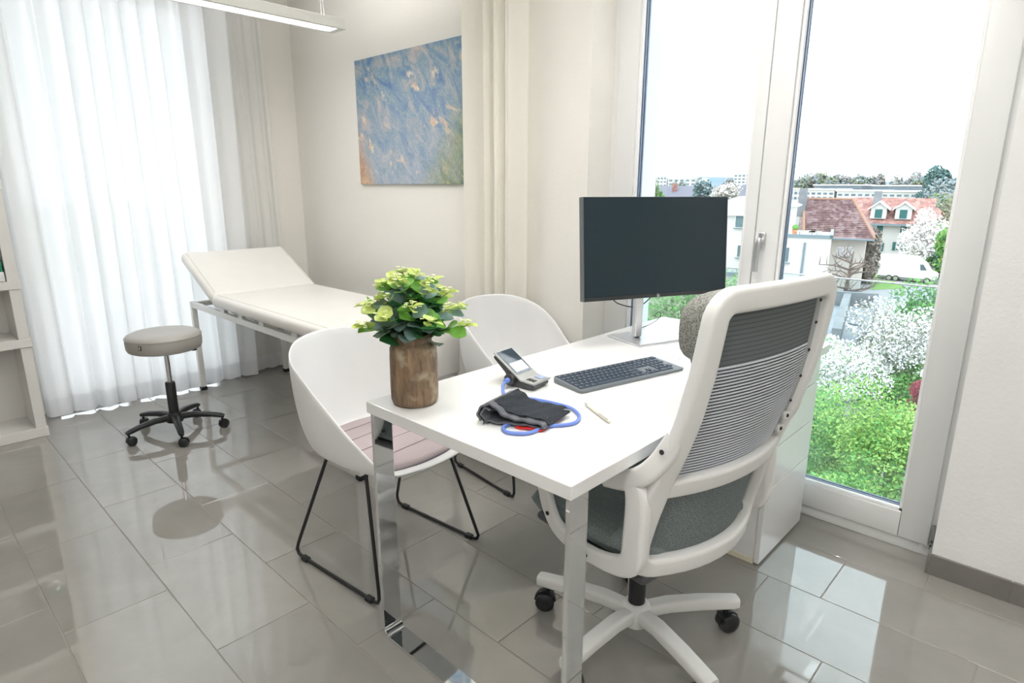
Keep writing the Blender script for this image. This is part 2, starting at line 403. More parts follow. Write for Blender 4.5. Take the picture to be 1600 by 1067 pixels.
wavy('cream_curtain', 'gathered cream curtain hanging at the right edge of the painting', cream_drape, 150, .012, 2.56, cream_m, .10, cream_m)
for nm, p in (('curtain_rail', [(0.45, 4.205, 2.575), (2.25, 4.205, 2.575)]), ('curtain_rail', [(2.235, 2.6, 2.575), (2.235, 1.2, 2.575)])):
    o = MB().sweep(p, rrect(.03, .02, .004)).obj(nm, white_metal, None, False)
    tagit(o, 'white ceiling curtain rail above the sheer curtain' if p[0][1] > 4 else 'white ceiling curtain rail above the cream curtain', 'curtain rail')
    MB().box(*(sorted((p[0][0], p[1][0])) if p[0][1] > 4 else (p[0][0]-.006, p[0][0]+.006)), *((4.199, 4.211) if p[0][1] > 4 else sorted((p[0][1], p[1][1]))), 2.584, ZC).obj('mounting_strip', white_metal, o)

# ------------------------------------------------------------------ painting
def painting_mat():
    m = bpy.data.materials.new('abstract_painting'); m.use_nodes = True; nt = m.node_tree; N = nt.nodes; L = nt.links; b = N['Principled BSDF']
    tc = N.new('ShaderNodeTexCoord'); sp = N.new('ShaderNodeSeparateXYZ'); L.new(tc.outputs['Object'], sp.inputs[0])
    def noise(sc, rotz, stretch, dist=1.0, det=6, off=0):
        mp = N.new('ShaderNodeMapping'); mp.vector_type = 'TEXTURE'; mp.inputs['Rotation'].default_value = (rotz, 0, 0); mp.inputs['Scale'].default_value = (1, 1/stretch**.7, 1); mp.inputs['Location'].default_value = (off, off, off)
        L.new(tc.outputs['Object'], mp.inputs[0]); n = N.new('ShaderNodeTexNoise'); n.inputs['Scale'].default_value = sc; n.inputs['Detail'].default_value = det
        n.inputs['Roughness'].default_value = .68; n.inputs['Distortion'].default_value = dist; L.new(mp.outputs[0], n.inputs['Vector']); return n.outputs['Fac']
    def ramp(src, els):
        r = N.new('ShaderNodeValToRGB'); L.new(src, r.inputs[0]); E = r.color_ramp.elements
        while len(E) < len(els): E.new(.5)
        for e, (p, c) in zip(E, els): e.position = p; e.color = (*c, 1)
        return r.outputs[0]
    def mix(f, a, c):
        x = N.new('ShaderNodeMix'); x.data_type = 'RGBA'; L.new(f, x.inputs[0]); L.new(a, x.inputs[6]); L.new(c, x.inputs[7]); return x.outputs[2]
    def math(op, a, c, cl=False):
        x = N.new('ShaderNodeMath'); x.operation = op; x.use_clamp = cl
        for i, q in enumerate((a, c)):
            if isinstance(q, (int, float)): x.inputs[i].default_value = q
            else: L.new(q, x.inputs[i])
        return x.outputs[0]
    base = ramp(noise(5.2, -.75, 2.6, .9, 10), [(.30, (.06, .15, .34)), (.41, (.13, .24, .44)), (.49, (.22, .34, .42)), (.56, (.36, .40, .44)), (.68, (.58, .50, .45))])
    low = ramp(noise(6, -.75, 2, 1.5, 9, 3), [(.3, (.24, .36, .50)), (.5, (.45, .52, .60)), (.7, (.66, .64, .66))])
    # height gradient: paler towards the bottom
    gz = math('ADD', math('MULTIPLY', sp.outputs[2], -1.3), .35, True)
    col = mix(gz, base, low)
    # green at the lower right (towards -y), orange at the lower left
    gr = math('MULTIPLY', math('SUBTRACT', math('ADD', math('MULTIPLY', sp.outputs[1], -2.2), math('MULTIPLY', sp.outputs[2], -1.6)), .80), 2.0, True)
    gn = ramp(noise(9, -.75, 2, 1, 8, 5), [(.35, (.10, .19, .13)), (.5, (.27, .33, .14)), (.68, (.55, .50, .24))])
    col = mix(math('MULTIPLY', gr, math('MULTIPLY', noise(5, -.75, 1.5, 1, 6, 7), 1.5), True), col, gn)
    orr = math('MULTIPLY', math('SUBTRACT', math('ADD', math('MULTIPLY', sp.outputs[1], 3.2), math('MULTIPLY', sp.outputs[2], -1.7)), 1.55), 2.6, True)
    orc = ramp(noise(7, 0, 1, 1, 6, 9), [(.3, (.50, .20, .10)), (.6, (.80, .52, .26))])
    col = mix(math('MULTIPLY', orr, .8), col, orc)
    # warm petals
    bl = math('MULTIPLY', math('SUBTRACT', noise(5.0, -.7, 1.6, .5, 3, 12), .585), 12, True)
    pe = ramp(noise(14, 0, 1, 1, 4, 2), [(.3, (.80, .45, .22)), (.6, (.92, .82, .62))])
    col = mix(math('MULTIPLY', bl, .75), col, pe)
    fine = ramp(noise(60, -.75, 3, .6, 4), [(.3, (.72, .74, .78)), (.7, (1.12, 1.1, 1.08))])
    mm = N.new('ShaderNodeMix'); mm.data_type = 'RGBA'; mm.blend_type = 'MULTIPLY'; mm.inputs[0].default_value = 1; L.new(col, mm.inputs[6]); L.new(fine, mm.inputs[7])
    L.new(mm.outputs[2], b.inputs['Base Color']); b.inputs['Roughness'].default_value = .55
    n = N.new('ShaderNodeTexNoise'); n.inputs['Scale'].default_value = 70; L.new(tc.outputs['Object'], n.inputs['Vector'])
    bp = N.new('ShaderNodeBump'); bp.inputs['Strength'].default_value = .4; bp.inputs['Distance'].default_value = .002; L.new(n.outputs['Fac'], bp.inputs['Height']); L.new(bp.outputs[0], b.inputs['Normal'])
    return m
pt = thing('painting', 'square abstract painting in blues with green and orange strokes on the wall', 'painting', (2.311, 3.045, 1.699))
MB().rbox(-.002, .018, -.497, .497, -.370, .370, .003, 2).obj('canvas', painting_mat(), pt)
MB().rbox(.004, .0188, -.45, .45, -.33, .33, .002, 1).obj('stretcher_frame', mat('raw_pine', (.6, .45, .28), .7, var=.1), pt)

# ------------------------------------------------------------------ luminaires, seen and added
lens_m = mat('lamp_diffuser', (.95, .95, .95), .5, emit=(1, .99, .97), es=5.5)
lamp_m = mat('lamp_housing', (.80, .80, .76), .35)
def pendant(name, label, x0, x1, yc, z, wd=.125, up=1.0):
    t = thing(name, label, 'lamp', ((x0+x1)/2, yc, z)); L2 = (x1-x0)/2; wh = wd/2
    b = MB()
    b.rbox(-L2, L2, -wh, -wh+.022, 0, .048, .002, 1).rbox(-L2, L2, wh-.022, wh, 0, .048, .002, 1)
    b.rbox(-L2, -L2+.04, -wh+.02, wh-.02, 0, .048, .002, 1).rbox(L2-.04, L2, -wh+.02, wh-.02, 0, .048, .002, 1)
    b.box(-L2+.03, L2-.03, -wh+.018, wh-.018, .020, .030)
    b.obj('housing', lamp_m, t)
    MB().box(-L2+.04, L2-.04, -wh+.022, wh-.022, .004, .008).obj('diffuser', lens_m, t)
    MB().box(-L2+.04, L2-.04, -wh+.022, wh-.022, .040, .044).obj('upper_fill_panel', lens_m, t)  # upward glow added for soft light off the ceiling
    for sx in (-L2+.10, L2-.10):
        MB().cyl((sx, 0, .048), (sx, 0, ZC-z), .0012, 6).obj('cable', alu, t)
        MB().cyl((sx+.012, -.01, .048), (sx+.006, -.004, .16), .0016, 6).obj('cable', alu, t)
        MB().cyl((sx, 0, ZC-z-.02), (sx, 0, ZC-z), .02, 20).obj('ceiling_mount', lamp_m, t)
    for zz, P, rx in ((.002, LAMP_DOWN, 0), (.052, LAMP_UP*up, pi)):
        l = bpy.data.lights.new('tube_or_fill_light', 'AREA'); l.shape = 'RECTANGLE'; l.size = 2*L2-.1; l.size_y = wd-.04; l.energy = P; l.color = (1, .985, .962)
        lo = bpy.data.objects.new('tube_or_fill_light', l); COL.objects.link(lo); lo.parent = t; lo.location = (0, 0, zz); lo.rotation_euler = (rx, 0, 0)
    return t
pendant('pendant_or_fill_lamp', 'long slim white pendant lamp with a glowing underside hanging before the sheer curtain', .45, 1.90, 3.03, 2.09, up=.45)
pendant('pendant_or_fill_lamp', 'added fill lamp shaped as a slim white pendant over the middle of the room behind the camera', -.9, .6, .2, 2.1)  # out of view, added to brighten the room
pendant('pendant_or_fill_lamp', 'added fill lamp shaped as a slim white pendant over the rear of the room', -.9, .6, -1.7, 2.1)  # second unseen fill lamp, added for more room light
pendant('pendant_or_fill_lamp', 'added fill lamp shaped as a slim white pendant above the desk', .9, 2.05, 1.02, 2.25)  # added above the frame as fill over the desk

# ------------------------------------------------------------------ bookshelf at the left
bs = thing('bookshelf', 'white open shelf unit with thick boards at the left edge', 'shelf', (-.62, 3.95, 0)); D = .27; RX = 1.150
for z0, z1 in ((0, .052), (.495, .54), (.80, .842), (1.295, 1.34), (1.80, 1.845)):
    MB().rbox(0, RX, 0, D, z0, z1, .002, 1).obj('board', shelf_m, bs)
for a, b in ((.052, .495), (.54, .80), (.842, 1.295), (1.34, 1.80)):
    for xx in (0, .56, RX-.052): MB().rbox(xx, xx+.048, .006, D, a, b, .002, 1).obj('upright', shelf_m, bs)
    MB().box(.01, RX-.01, D-.012, D-.002, a, b).obj('back_panel', shelf_m, bs)
def binder(name, label, x, wd, h, dp, y, z, m, cat='binder', group=None):
    t = thing(name, label, cat, (x, y, z), 0, group)
    MB().rbox(0, wd, 0, dp, 0, h, .003, 2).obj('cover', m, t)
    MB().rbox(.004, wd-.004, .004, dp+.004, .004, h-.004, .002, 1).obj('pages', mat('paper', (.85, .85, .82), .8), t)
    MB().cyl((wd/2, -.0015, h*.25), (wd/2, .002, h*.25), .010, 16).obj('finger_ring', alu, t)
    return t
b1 = binder('binder', 'dark green box lying on a white carton on the left shelf', .395, .075, .05, .2, 3.955, .8945, mat('green_card', (.01, .22, .10), .5), 'box')
b2 = binder('binder', 'low white carton under the green box on the left shelf', .39, .083, .050, .2, 3.955, .8435, mat('white_card', (.75, .75, .74), .6), 'box')
b1.name = 'green_box'; b2.name = 'white_carton'
binder('ring_binder', 'tall dark grey binder standing beside the green box', .335, .05, .28, .2, 3.96, .8435, mat('grey_card', (.12, .13, .14), .5))

# ------------------------------------------------------------------ caster helper
def caster(parent, loc, ang, r=.025, big=False, hub=None):
    """twin wheel caster: stem, hood, two wheels"""
    e = bpy.data.objects.new('caster', None); COL.objects.link(e); e.parent = parent; e.location = loc; e.rotation_euler = (0, 0, ang)
    wv = r*.82
    h = MB().cyl((0, 0, r*1.5), (0, 0, r*2.6), r*.26, 12)
    prof = [(r*1.14*cos(a), r+r*1.14*sin(a)) for a in [pi*k/12 for k in range(13)]]
    h.prism([(p[0]+r*.35, p[1]) for p in prof]+[(r*.35-r*.9, r), (r*.35+r*.9, r)][:0]+[(r*.35-r*.5, r*1.1), (r*.35+r*.5, r*1.1)], 'y', -wv*.32, wv*.32)
    h.rbox(-r*.55, r*.55, -wv*.9, wv*.9, r*1.5, r*1.95, r*.18, 2)
    h.obj('hood', black_pl, e, True)
    for s in (-1, 1):
        wdl = MB().lathe([(r*.3, 0), (r*.9, 0), (r, r*.1), (r, wv*.75), (r*.85, wv*.92), (r*.3, wv)], seg=24, M=rot(-s*pi/2, 0, 0, (r*.35, s*wv*.08, r)))
        wdl.obj('wheel', black_pl, e, True)
    return e

# ------------------------------------------------------------------ stool
st = thing('rolling_stool', 'round grey padded stool on a black five-star base with casters', 'stool', (1.021, 3.503, 0), -.517)
seat = MB().lathe([(0, .478), (.160, .474), (.173, .480), (.179, .493), (.181, .52), (.180, .545), (.173, .558), (.157, .566), (.10, .567), (0, .568)], seg=56)
seat.obj('seat', leather_g, st, True)
MB().tube([(.1812*cos(a), .1812*sin(a), .547) for a in [2*pi*k/56 for k in range(56)]], .0018, 6, True).obj('piping', leather_g, st, True)
MB().cyl((0, 0, .462), (0, 0, .479), .055, 20).obj('seat_plate', black_pl, st, True)
MB().sweep([(.02, .01, .466), (.09, .03, .462), (.125, .035, .452)], rrect(.012, .008, .003)).sphere((.128, .036, .451), (.018, .011, .006), 10, 6).obj('lever', black_pl, st, True)
MB().lathe([(.011, .285), (.0125, .285), (.0125, .465), (.011, .465)], seg=20).obj('gas_lift', chrome, st, True)
MB().lathe([(.022, .08), (.025, .082), (.0245, .285), (.021, .29), (.013, .29)], seg=24).obj('column', black_pl, st, True)
hub = MB().lathe([(.02, .062), (.042, .066), (.046, .085), (.038, .108), (.026, .118)], seg=24); hub.obj('hub', black_pl, st, True)
for k in range(5):
    a = k*2*pi/5; R_ = .235
    pts = [(.03*cos(a), .03*sin(a), .092), (.10*cos(a), .10*sin(a), .095), (.18*cos(a), .18*sin(a), .085), ((R_-.005)*cos(a), (R_-.005)*sin(a), .074), ((R_+.012)*cos(a), (R_+.012)*sin(a), .068)]
    MB().sweep(pts, rrect(.036, .028, .012), scale=[1.2, 1.05, .92, .85, .6]).obj('leg', black_pl, st, True)
    caster(st, (R_*cos(a), R_*sin(a), 0), a+[.9, 2.2, -1.0, 3.0, 1.2][k], .0235)
pr_a = math.atan2(-.11, -.15)+.517
MB().rbox(-.0006, .0012, -.008, .008, -.012, .012, .0003, 1, M=rot(0, 0, pr_a-.02, (.1810*cos(pr_a), .1810*sin(pr_a), .522))).obj('label_tag', black_pl, st)
MB().rbox(.0012, .0016, -.0035, .0015, -.008, .008, .0001, 1, M=rot(0, 0, pr_a-.02, (.1810*cos(pr_a), .1810*sin(pr_a), .522))).obj('label_print', white_pl, st)

# ------------------------------------------------------------------ treatment couch
bed = thing('treatment_couch', 'white padded treatment couch with raised headrest in the corner', 'couch', (0, 0, 0))
bx0, bx1 = 1.395, 2.0
for x in (bx0+.012, bx1-.012):
    MB().rbox(x-.013, x+.013, 2.275, 4.165, .557, .594, .003, 2).obj('side_rail', white_metal, bed)
for y in (2.29, 4.152):
    MB().rbox(bx0+.02, bx1-.02, y-.013, y+.013, .560, .592, .003, 2).obj('cross_rail', white_metal, bed)
for x in (bx0+.012, bx1-.012):
    for y in (2.288, 4.152):
        lg = MB().rbox(x-.0165, x+.0165, y-.0165, y+.0165, .022, .596, .004, 2).obj('leg', white_metal, bed)
        MB().rbox(x-.019, x+.019, y-.019, y+.019, 0, .024, .004, 2).obj('foot_cap', black_pl, lg)
for x in (bx0+.012, bx1-.012):
    for y in (2.45, 2.80, 3.16, 3.42, 3.66): MB().rbox(x-.012, x+.012, y-.028, y+.028, .592, .618, .002, 1).obj('bracket', white_metal, bed)
for y in (2.62, 2.98, 3.3, 3.56): MB().box(bx0+.02, bx1-.02, y-.03, y+.03, .600, .616).obj('cross_slat', mat('slat_grey', (.45, .44, .42), .6), bed)
def cushion(x0, x1, y0, y1, z0, z1, r, M=None):
    return MB().rbox(x0, x1, y0, y1, z0, z1, r, 5, M)
cushion(1.365, 2.035, 2.26, 3.735, .618, .692, .030).obj('mattress', leather_w, bed, True, ang=60)
Mh = rot(radians(27.5), 0, 0, (0, 3.735, .628))
hc = MB().rbox(1.365, 2.035, .0, .490, .0, .072, .030, 5, M=Mh).obj('head_cushion', leather_w, bed, True, ang=60)
sm = MB()
sm.tube([(1.392, 2.30, .6915), (1.392, 3.70, .6915)], .0022, 6).tube([(2.008, 2.30, .6915), (2.008, 3.70, .6915)], .0022, 6)
sm.obj('piping', mat('seam_beige', (.72, .68, .6), .6), bed, True)
sm = MB().tube([tuple(Mh @ Vector((x, y, .0715))) for x, y in ((1.392, .03), (1.392, .47))], .0022, 6).tube([tuple(Mh @ Vector((x, y, .0715))) for x, y in ((2.008, .03), (2.008, .47))], .0022, 6)
sm.obj('piping', MATS['seam_beige'], hc, True)
MB().rbox(1.42, 1.98, .03, .46, -.014, .002, .003, 1, M=Mh).obj('head_board', MATS['slat_grey'], hc)
for x in (1.50, 1.90):
    MB().sweep([tuple(Mh @ Vector((x, .33, -.012))), (x, 3.95, .578)], rrect(.02, .008, .002), up=(1, 0, 0)).obj('head_strut', alu, bed)
MB().rbox(1.42, 1.985, 2.235, 2.262, .40, .655, .012, 4).obj('foot_flap', leather_w, bed, True)
MB().cyl((2.0, 2.252, .655), (2.045, 2.252, .655), .022, 24).obj('end_roll', leather_w, bed, True)

# ------------------------------------------------------------------ desk
TOP = .745
dk = thing('desk', 'white glossy desk with a flat chrome loop leg', 'desk', (0, 0, 0))
MB().rbox(.877, 2.46, .668, 1.378, .713, TOP, .0018, 2).obj('desktop', lacq, dk)
def loop(x0, wd=.062, ya=.672, yb=1.366, z1=.713, t=.012, r=.030):
    pts = [(0, ya+t/2, z1), (0, ya+t/2, t/2+r+.004)]+arc((0, ya+t/2+r, t/2+r), r, pi, 1.5*pi, 6, 'yz')+[(0, ya+t/2+r+.004, t/2), (0, yb-t/2-r-.004, t/2)]+arc((0, yb-t/2-r, t/2+r), r, 1.5*pi, 2*pi, 6, 'yz')+[(0, yb-t/2, t/2+r+.004), (0, yb-t/2, z1)]
    return MB().sweep([(x0+wd/2, p[1], p[2]) for p in pts], rrect(t, wd, .0014, 1), up=(1, 0, 0))
loop(.881).obj('leg_frame', chrome, dk, True, ang=30)
MB().rbox(.889, .936, .690, 1.350, .7075, .7128, .002, 1).obj('top_bar', chrome, dk)
MB().cyl((.912, 1.3545, .655), (.912, 1.3505, .655), .004, 12).obj('fixing_screw', black_pl, dk)

# pedestal
pdl = thing('drawer_pedestal', 'white glossy drawer pedestal standing under the far end of the desk', 'cabinet', (0, 0, 0))
MB().rbox(2.014, 2.42, .702, 1.30, .008, .712, .0015, 1).obj('body', lacq, pdl)
MB().rbox(2.0115, 2.0185, .705, 1.295, .0, .022, .001, 1).obj('plinth_strip', mat('cream_edging', (.78, .74, .58), .5), pdl)
for a, b in ((.010, .290), (.294, .4445), (.4485, .600), (.604, .708)):
    d = MB().rbox(2.008, 2.425, .684, .7015, a, b, .0015, 2).obj('drawer_front', lacq, pdl)

# ------------------------------------------------------------------ shell chairs
def lerp3(a, b, t): return tuple(a[i]+(b[i]-a[i])*t for i in range(3))
def shell_chair(name, label, loc, rz):
    t = thing(name, label, 'chair', loc, rz, None)
    half_r = [(-.195, -.262, .458), (-.222, -.17, .520), (-.238, -.05, .610), (-.246, .065, .697), (-.226, .180, .757), (-.145, .262, .792)]
    half_b = [(-.183, -.245, .437), (-.203, -.16, .432), (-.214, -.05, .428), (-.208, .06, .428), (-.178, .145, .430), (-.105, .200, .432)]
    rim = half_r+[(0, .300, .802)]+[(-x, y, z) for x, y, z in half_r[::-1]]+[(.10, -.292, .444), (0, -.300, .441), (-.10, -.292, .444)]
    bas = half_b+[(0, .215, .433)]+[(-x, y, z) for x, y, z in half_b[::-1]]+[(.095, -.278, .436), (0, -.285, .434), (-.095, -.278, .436)]
    RC = catmull(rim, 6, True); BC = catmull(bas, 6, True); n = len(RC); rows = []
    T = 9
    for k in range(T+1):
        q = k/T; a = 1-cos(q*pi/2); b = sin(q*pi/2)
        b = b*.75+q*.25
        rows.append([(r.x+(c.x-r.x)*a, r.y+(c.y-r.y)*a, r.z+(c.z-r.z)*b) for r, c in zip(RC, BC)])
    cen = (0, -.03, .424)
    for k in range(1, 5): rows.append([lerp3(tuple(c), cen, k/5) for c in BC])
    m = MB(); vs = [p for r in rows for p in r]+[cen]; fs = []
    for i in range(len(rows)-1):
        for j in range(n): fs.append((i*n+j, i*n+(j+1) % n, (i+1)*n+(j+1) % n, (i+1)*n+j))
    for j in range(n): fs.append(((len(rows)-1)*n+j, (len(rows)-1)*n+(j+1) % n, len(rows)*n))
    m.add(vs, fs)
    sh = m.obj('shell', white_pl, t, True, ang=180)
    md = sh.modifiers.new('thick', 'SOLIDIFY'); md.thickness = .009; md.offset = 0
    md = sh.modifiers.new('sub', 'SUBSURF'); md.levels = 1; md.render_levels = 1
    # cushion
    out = [(c.x*.90, -.035+(c.y+.035)*.90) for c in BC]
    def ring(s, z): return [(x*s, -.03+(y+.03)*s, z) for x, y in out]
    cr_ = [ring(.93, .433), ring(.99, .437), ring(1.0, .445), ring(.99, .453), ring(.95, .4575)]+[ring(s, .4575+.004*(1-s)) for s in (.85, .72, .58, .44, .3, .15)]
    seams = [-.16, -.065, .03, .115]
    vs = []; fs = []
    for r_ in cr_: vs += r_
    vs.append((0, -.03, .462)); vs.append((0, -.03, .433))
    for i in range(len(cr_)-1):
        for j in range(n): fs.append((i*n+j, i*n+(j+1) % n, (i+1)*n+(j+1) % n, (i+1)*n+j))
    for j in range(n): fs.append(((len(cr_)-1)*n+j, (len(cr_)-1)*n+(j+1) % n, len(cr_)*n)); fs.append((j, (j+1) % n, len(cr_)*n+1))
    cs = MB().add(vs, fs).obj('seat_cushion', cush_m, t, True, ang=70)
    sg = MB()
    for y in seams:
        xs = [x for x, yy in out if abs(yy-y) < .035]
        hw = (max(xs)-.012) if xs else .15
        sg.sweep([(-hw+2*hw*k/8, y, .4605+.0006*(1-abs(k/4-1))) for k in range(9)], rrect(.0022, .003, .0008, 1))
    sg.obj('seam', mat('cushion_seam', (.42, .33, .35), .9), cs)
    MB().tube([(x*.995, -.03+(y+.03)*.995, .439) for x, y in out], .0032, 6, True).obj('cushion_piping', mat('cushion_edge', (.13, .12, .14), .9), t, True)
    # sled frame: two side loops
    for s in (-1, 1):
        X = s*.235
        ctrl = [(s*.150, -.085, .418), (s*.190, -.135, .412)]
        path = [(s*.12, -.115, .420), (s*.178, -.135, .416)]
        side = [(s*.178, -.135, .416), (X+s*.012, -.222, .06)]
        a1 = Vector((X+s*.016, -.235, .040)); 
        pts = catmull([(s*.10, -.12, .421), (s*.165, -.128, .419), (s*.182, -.137, .400)], 4)
        pts += [Vector((s*.236, -.238, .050))]+[Vector((s*.240, -.243, .030)), Vector((s*.240, -.236, .013)), Vector((s*.240, -.218, .0085))]
        pts += [Vector((s*.240, .185, .0085)), Vector((s*.240, .207, .013)), Vector((s*.240, .216, .030)), Vector((s*.236, .212, .052))]
        pts += catmull([(s*.186, .075, .400), (s*.168, .066, .419), (s*.10, .060, .421)], 4)
        MB().tube(pts, .0062, 10, up=(1, .01, .02)).obj('sled_leg', black_m, t, True)
        for y in (-.195, .165): MB().rbox(X+s*.005-.010, X+s*.005+.010, y-.017, y+.017, 0, .0165, .003, 2).obj('floor_glide', black_pl, t)
    MB().tube([(-.11, -.12, .4205), (.11, -.12, .4205)], .0062, 8).tube([(-.11, .060, .4205), (.11, .060, .4205)], .0062, 8).obj('cross_tube', black_m, t, True)
    return t
cush_m = weave('mauve_felt', (.52, .44, .45), (.43, .365, .38), 900)
shell_chair('shell_chair', 'white shell armchair with a pink-mauve seat pad beside the wooden vase', (1.166, 1.742, 0), radians(5))
shell_chair('shell_chair', 'white shell armchair behind the desk, half hidden, nearest the tall window', (2.030, 1.858, 0), radians(-7.5))

# ------------------------------------------------------------------ office chair
fab_back = weave('grey_knit', (.215, .245, .25), (.12, .14, .145), 300)
fab_seat = weave('grey_green_knit', (.235, .275, .275), (.15, .18, .185), 300)
fab_head = weave('khaki_mesh', (.33, .33, .30), (.13, .13, .12), 260)
oc = thing('office_chair', 'white-framed ergonomic office chair with grey mesh back at the desk', 'chair', (1.397, .81, 0), radians(-9))
th0 = radians(-9)
white_oc = mat('white_nylon', (.80, .80, .785), .4)
MB().lathe([(.026, .055), (.040, .06), (.046, .085), (.044, .115), (.034, .128), (.027, .13)], seg=28).obj('hub', white_oc, oc, True)
MB().lathe([(.025, .11), (.025, .23), (.014, .232), (.014, .345), (.024, .35)], seg=24).obj('gas_lift', black_pl, oc, True)
for k in range(5):
    a = -1.935-th0+k*2*pi/5; R_ = .315; ca, sa = cos(a), sin(a)
    pts = [(.028*ca, .028*sa, .098), (.10*ca, .10*sa, .108), (.20*ca, .20*sa, .106), ((R_-.01)*ca, (R_-.01)*sa, .098), ((R_+.004)*ca, (R_+.004)*sa, .0975)]
    MB().sweep(pts, rrect(.046, .040, .012), scale=[1.0, 1.0, .98, .93, .84]).obj('leg', white_oc, oc, True)
    caster(oc, ((R_-.03)*ca, (R_-.03)*sa, 0), a+[2.6, .2, 2.0, .35, 1.0][k], .030)
mech = MB().rbox(-.075, .075, -.12, .10, .345, .385, .012, 3).rbox(-.21, .21, -.05, .03, .375, .395, .006, 2); mech.obj('tilt_mechanism', black_pl, oc, True)
pan = MB().rbox(-.225, .225, -.20, .20, .385, .412, .012, 3); pan.obj('seat_pan', mat('dark_grey_plastic', (.07, .075, .08), .5), oc, True)
# seat cushion: rounded outline, waterfall front
def seat_fn():
    bm = bmesh.new(); bmesh.ops.create_cube(bm, size=1)
    bmesh.ops.subdivide_edges(bm, edges=bm.edges[:], cuts=7, use_grid_fill=True)
    for v in bm.verts:
        x, y, z = v.co*2
        k = 1/(1+.0) ; r = (abs(x)**5+abs(y)**5)**.2; mx = max(abs(x), abs(y), 1e-6); s = mx/r if r > 0 else 1
        xx, yy = x*s, y*s
        e = max(abs(xx), abs(yy)) if False else (abs(xx)**4+abs(yy)**4)**.25
        th = .042*(1-.35*e**5)
        zz = z*th*(1-.35*max(0, e-.9)*3)
        v.co = Vector((xx*.247*(1-.06*abs(z)), .026+yy*.238*(1-.05*abs(z)), .444+zz*1.12-.038*max(0, yy-.35)**2*1.6+.012*xx*xx+.012*max(0, -yy)**2))
    return MB().bm(bm)
sc_ = seat_fn().obj('seat_cushion', fab_seat, oc, True, ang=180)
# side bracket loops
def side_loop(s):
    X = s*.262
    ctl = [(-.198, .640, 1.35), (-.200, .54, 1.45), (-.192, .470, 1.4), (-.145, .436, 1.15), (-.05, .420, 1), (.05, .432, 1), (.098, .475, 1), (.122, .54, 1), (.132, .60, 1), (.10, .645, 1), (0, .648, 1), (-.10, .652, 1), (-.165, .668, 1.15)]
    outer = catmull([(X, y, z) for y, z, k in ctl], 5, True)
    scl = [p.x for p in catmull([(k, 0, 0) for y, z, k in ctl], 5, True)]
    m = MB().sweep(outer, rrect(.044, .024, .009), closed=True, up=(1, 0, 0), scale=scl)
    m.obj('side_frame', white_oc, oc, True)
    arm = catmull([(X*.925, -.276, .805), (X*.95, -.254, .752), (X, -.222, .706), (X, -.168, .668), (X, -.10, .650)], 5)
    MB().sweep(arm, rrect(.048, .030, .010), up=(1, 0, 0), scale=[.80, .86, .92, .97]+[1]*17).obj('arm_bracket', white_oc, oc, True)
    for y, z in ((-.262, .772), (-.236, .725), (.092, .470), (-.055, .420)):
        MB().lathe([(.0001, 0), (.0052, 0), (.0058, .001), (.0058, .003), (.0001, .003)], seg=14, M=rot(0, s*pi/2, 0, (X+s*.0125 if z < .65 else X*.965+s*.0150, y, z))).obj('bolt', black_pl, oc, True)
for s in (-1, 1): side_loop(s)
# back frame on a curved surface
ZS = [.38, .44, .58, .68, .76, .84, .95, 1.04, 1.14]; YS = [-.150, -.165, -.200, -.232, -.262, -.288, -.312, -.325, -.333]
def bulge(z): return interp(z, [.40, .66, 1.12], [.085, .055, .018])
def surf(x, z, off=0): return Vector((x, interp(z, ZS, YS)-bulge(z)*(1-(x/.25)**2)-off, z))
def hw(z): return interp(z, [.40, .50, .66, .85, 1.12], [.232, .238, .236, .230, .222])
def ringpath(za, zb, r=.04, n=10, inset=0):
    P = []
    for x, z, a0 in ((1, zb, 0), (-1, zb, pi/2), (-1, za, pi), (1, za, 1.5*pi)):
        W = hw(z)-inset; cx = x*(W-r); cz = z-r if z == zb else z+r
        for k in range(7): a = a0+k*pi/12; P.append((cx+r*cos(a), cz+r*sin(a)))
        # straight to next
        if x == 1 and z == zb:
            for q in range(1, n): P.append((cx-(2*cx)*q/n, zb))
        elif x == -1 and z == zb:
            for q in range(1, n*2):
                zz = cz+(za+r-cz)*q/(n*2); P.append((-(hw(zz)-inset), zz))
        elif x == -1:
            for q in range(1, n): P.append((cx-2*cx*q/n, za))
        else:
            for q in range(1, n*2):
                zz = cz+(zb-r-cz)*q/(n*2); P.append((hw(zz)-inset, zz))
    return P
rp = ringpath(.432, 1.100, .045)
pts = [surf(x, z) for x, z in rp]; ups = []
for x, z in rp: 
    dx = surf(x+.002, z)-surf(x-.002, z); dz = surf(x, z+.004)-surf(x, z-.004); ups.append(dx.cross(dz).normalized())
MB().sweep(pts, rrect(.053, .034, .011), closed=True, ups=ups).obj('back_frame', white_oc, oc, True)
bar = [(-.225+.45*k/20, .665) for k in range(21)]
MB().sweep([surf(x, z) for x, z in bar], rrect(.050, .030, .010), ups=[(surf(x+.002, z)-surf(x-.002, z)).cross(surf(x, z+.004)-surf(x, z-.004)).normalized() for x, z in bar]).obj('mid_bar', white_oc, oc, True)
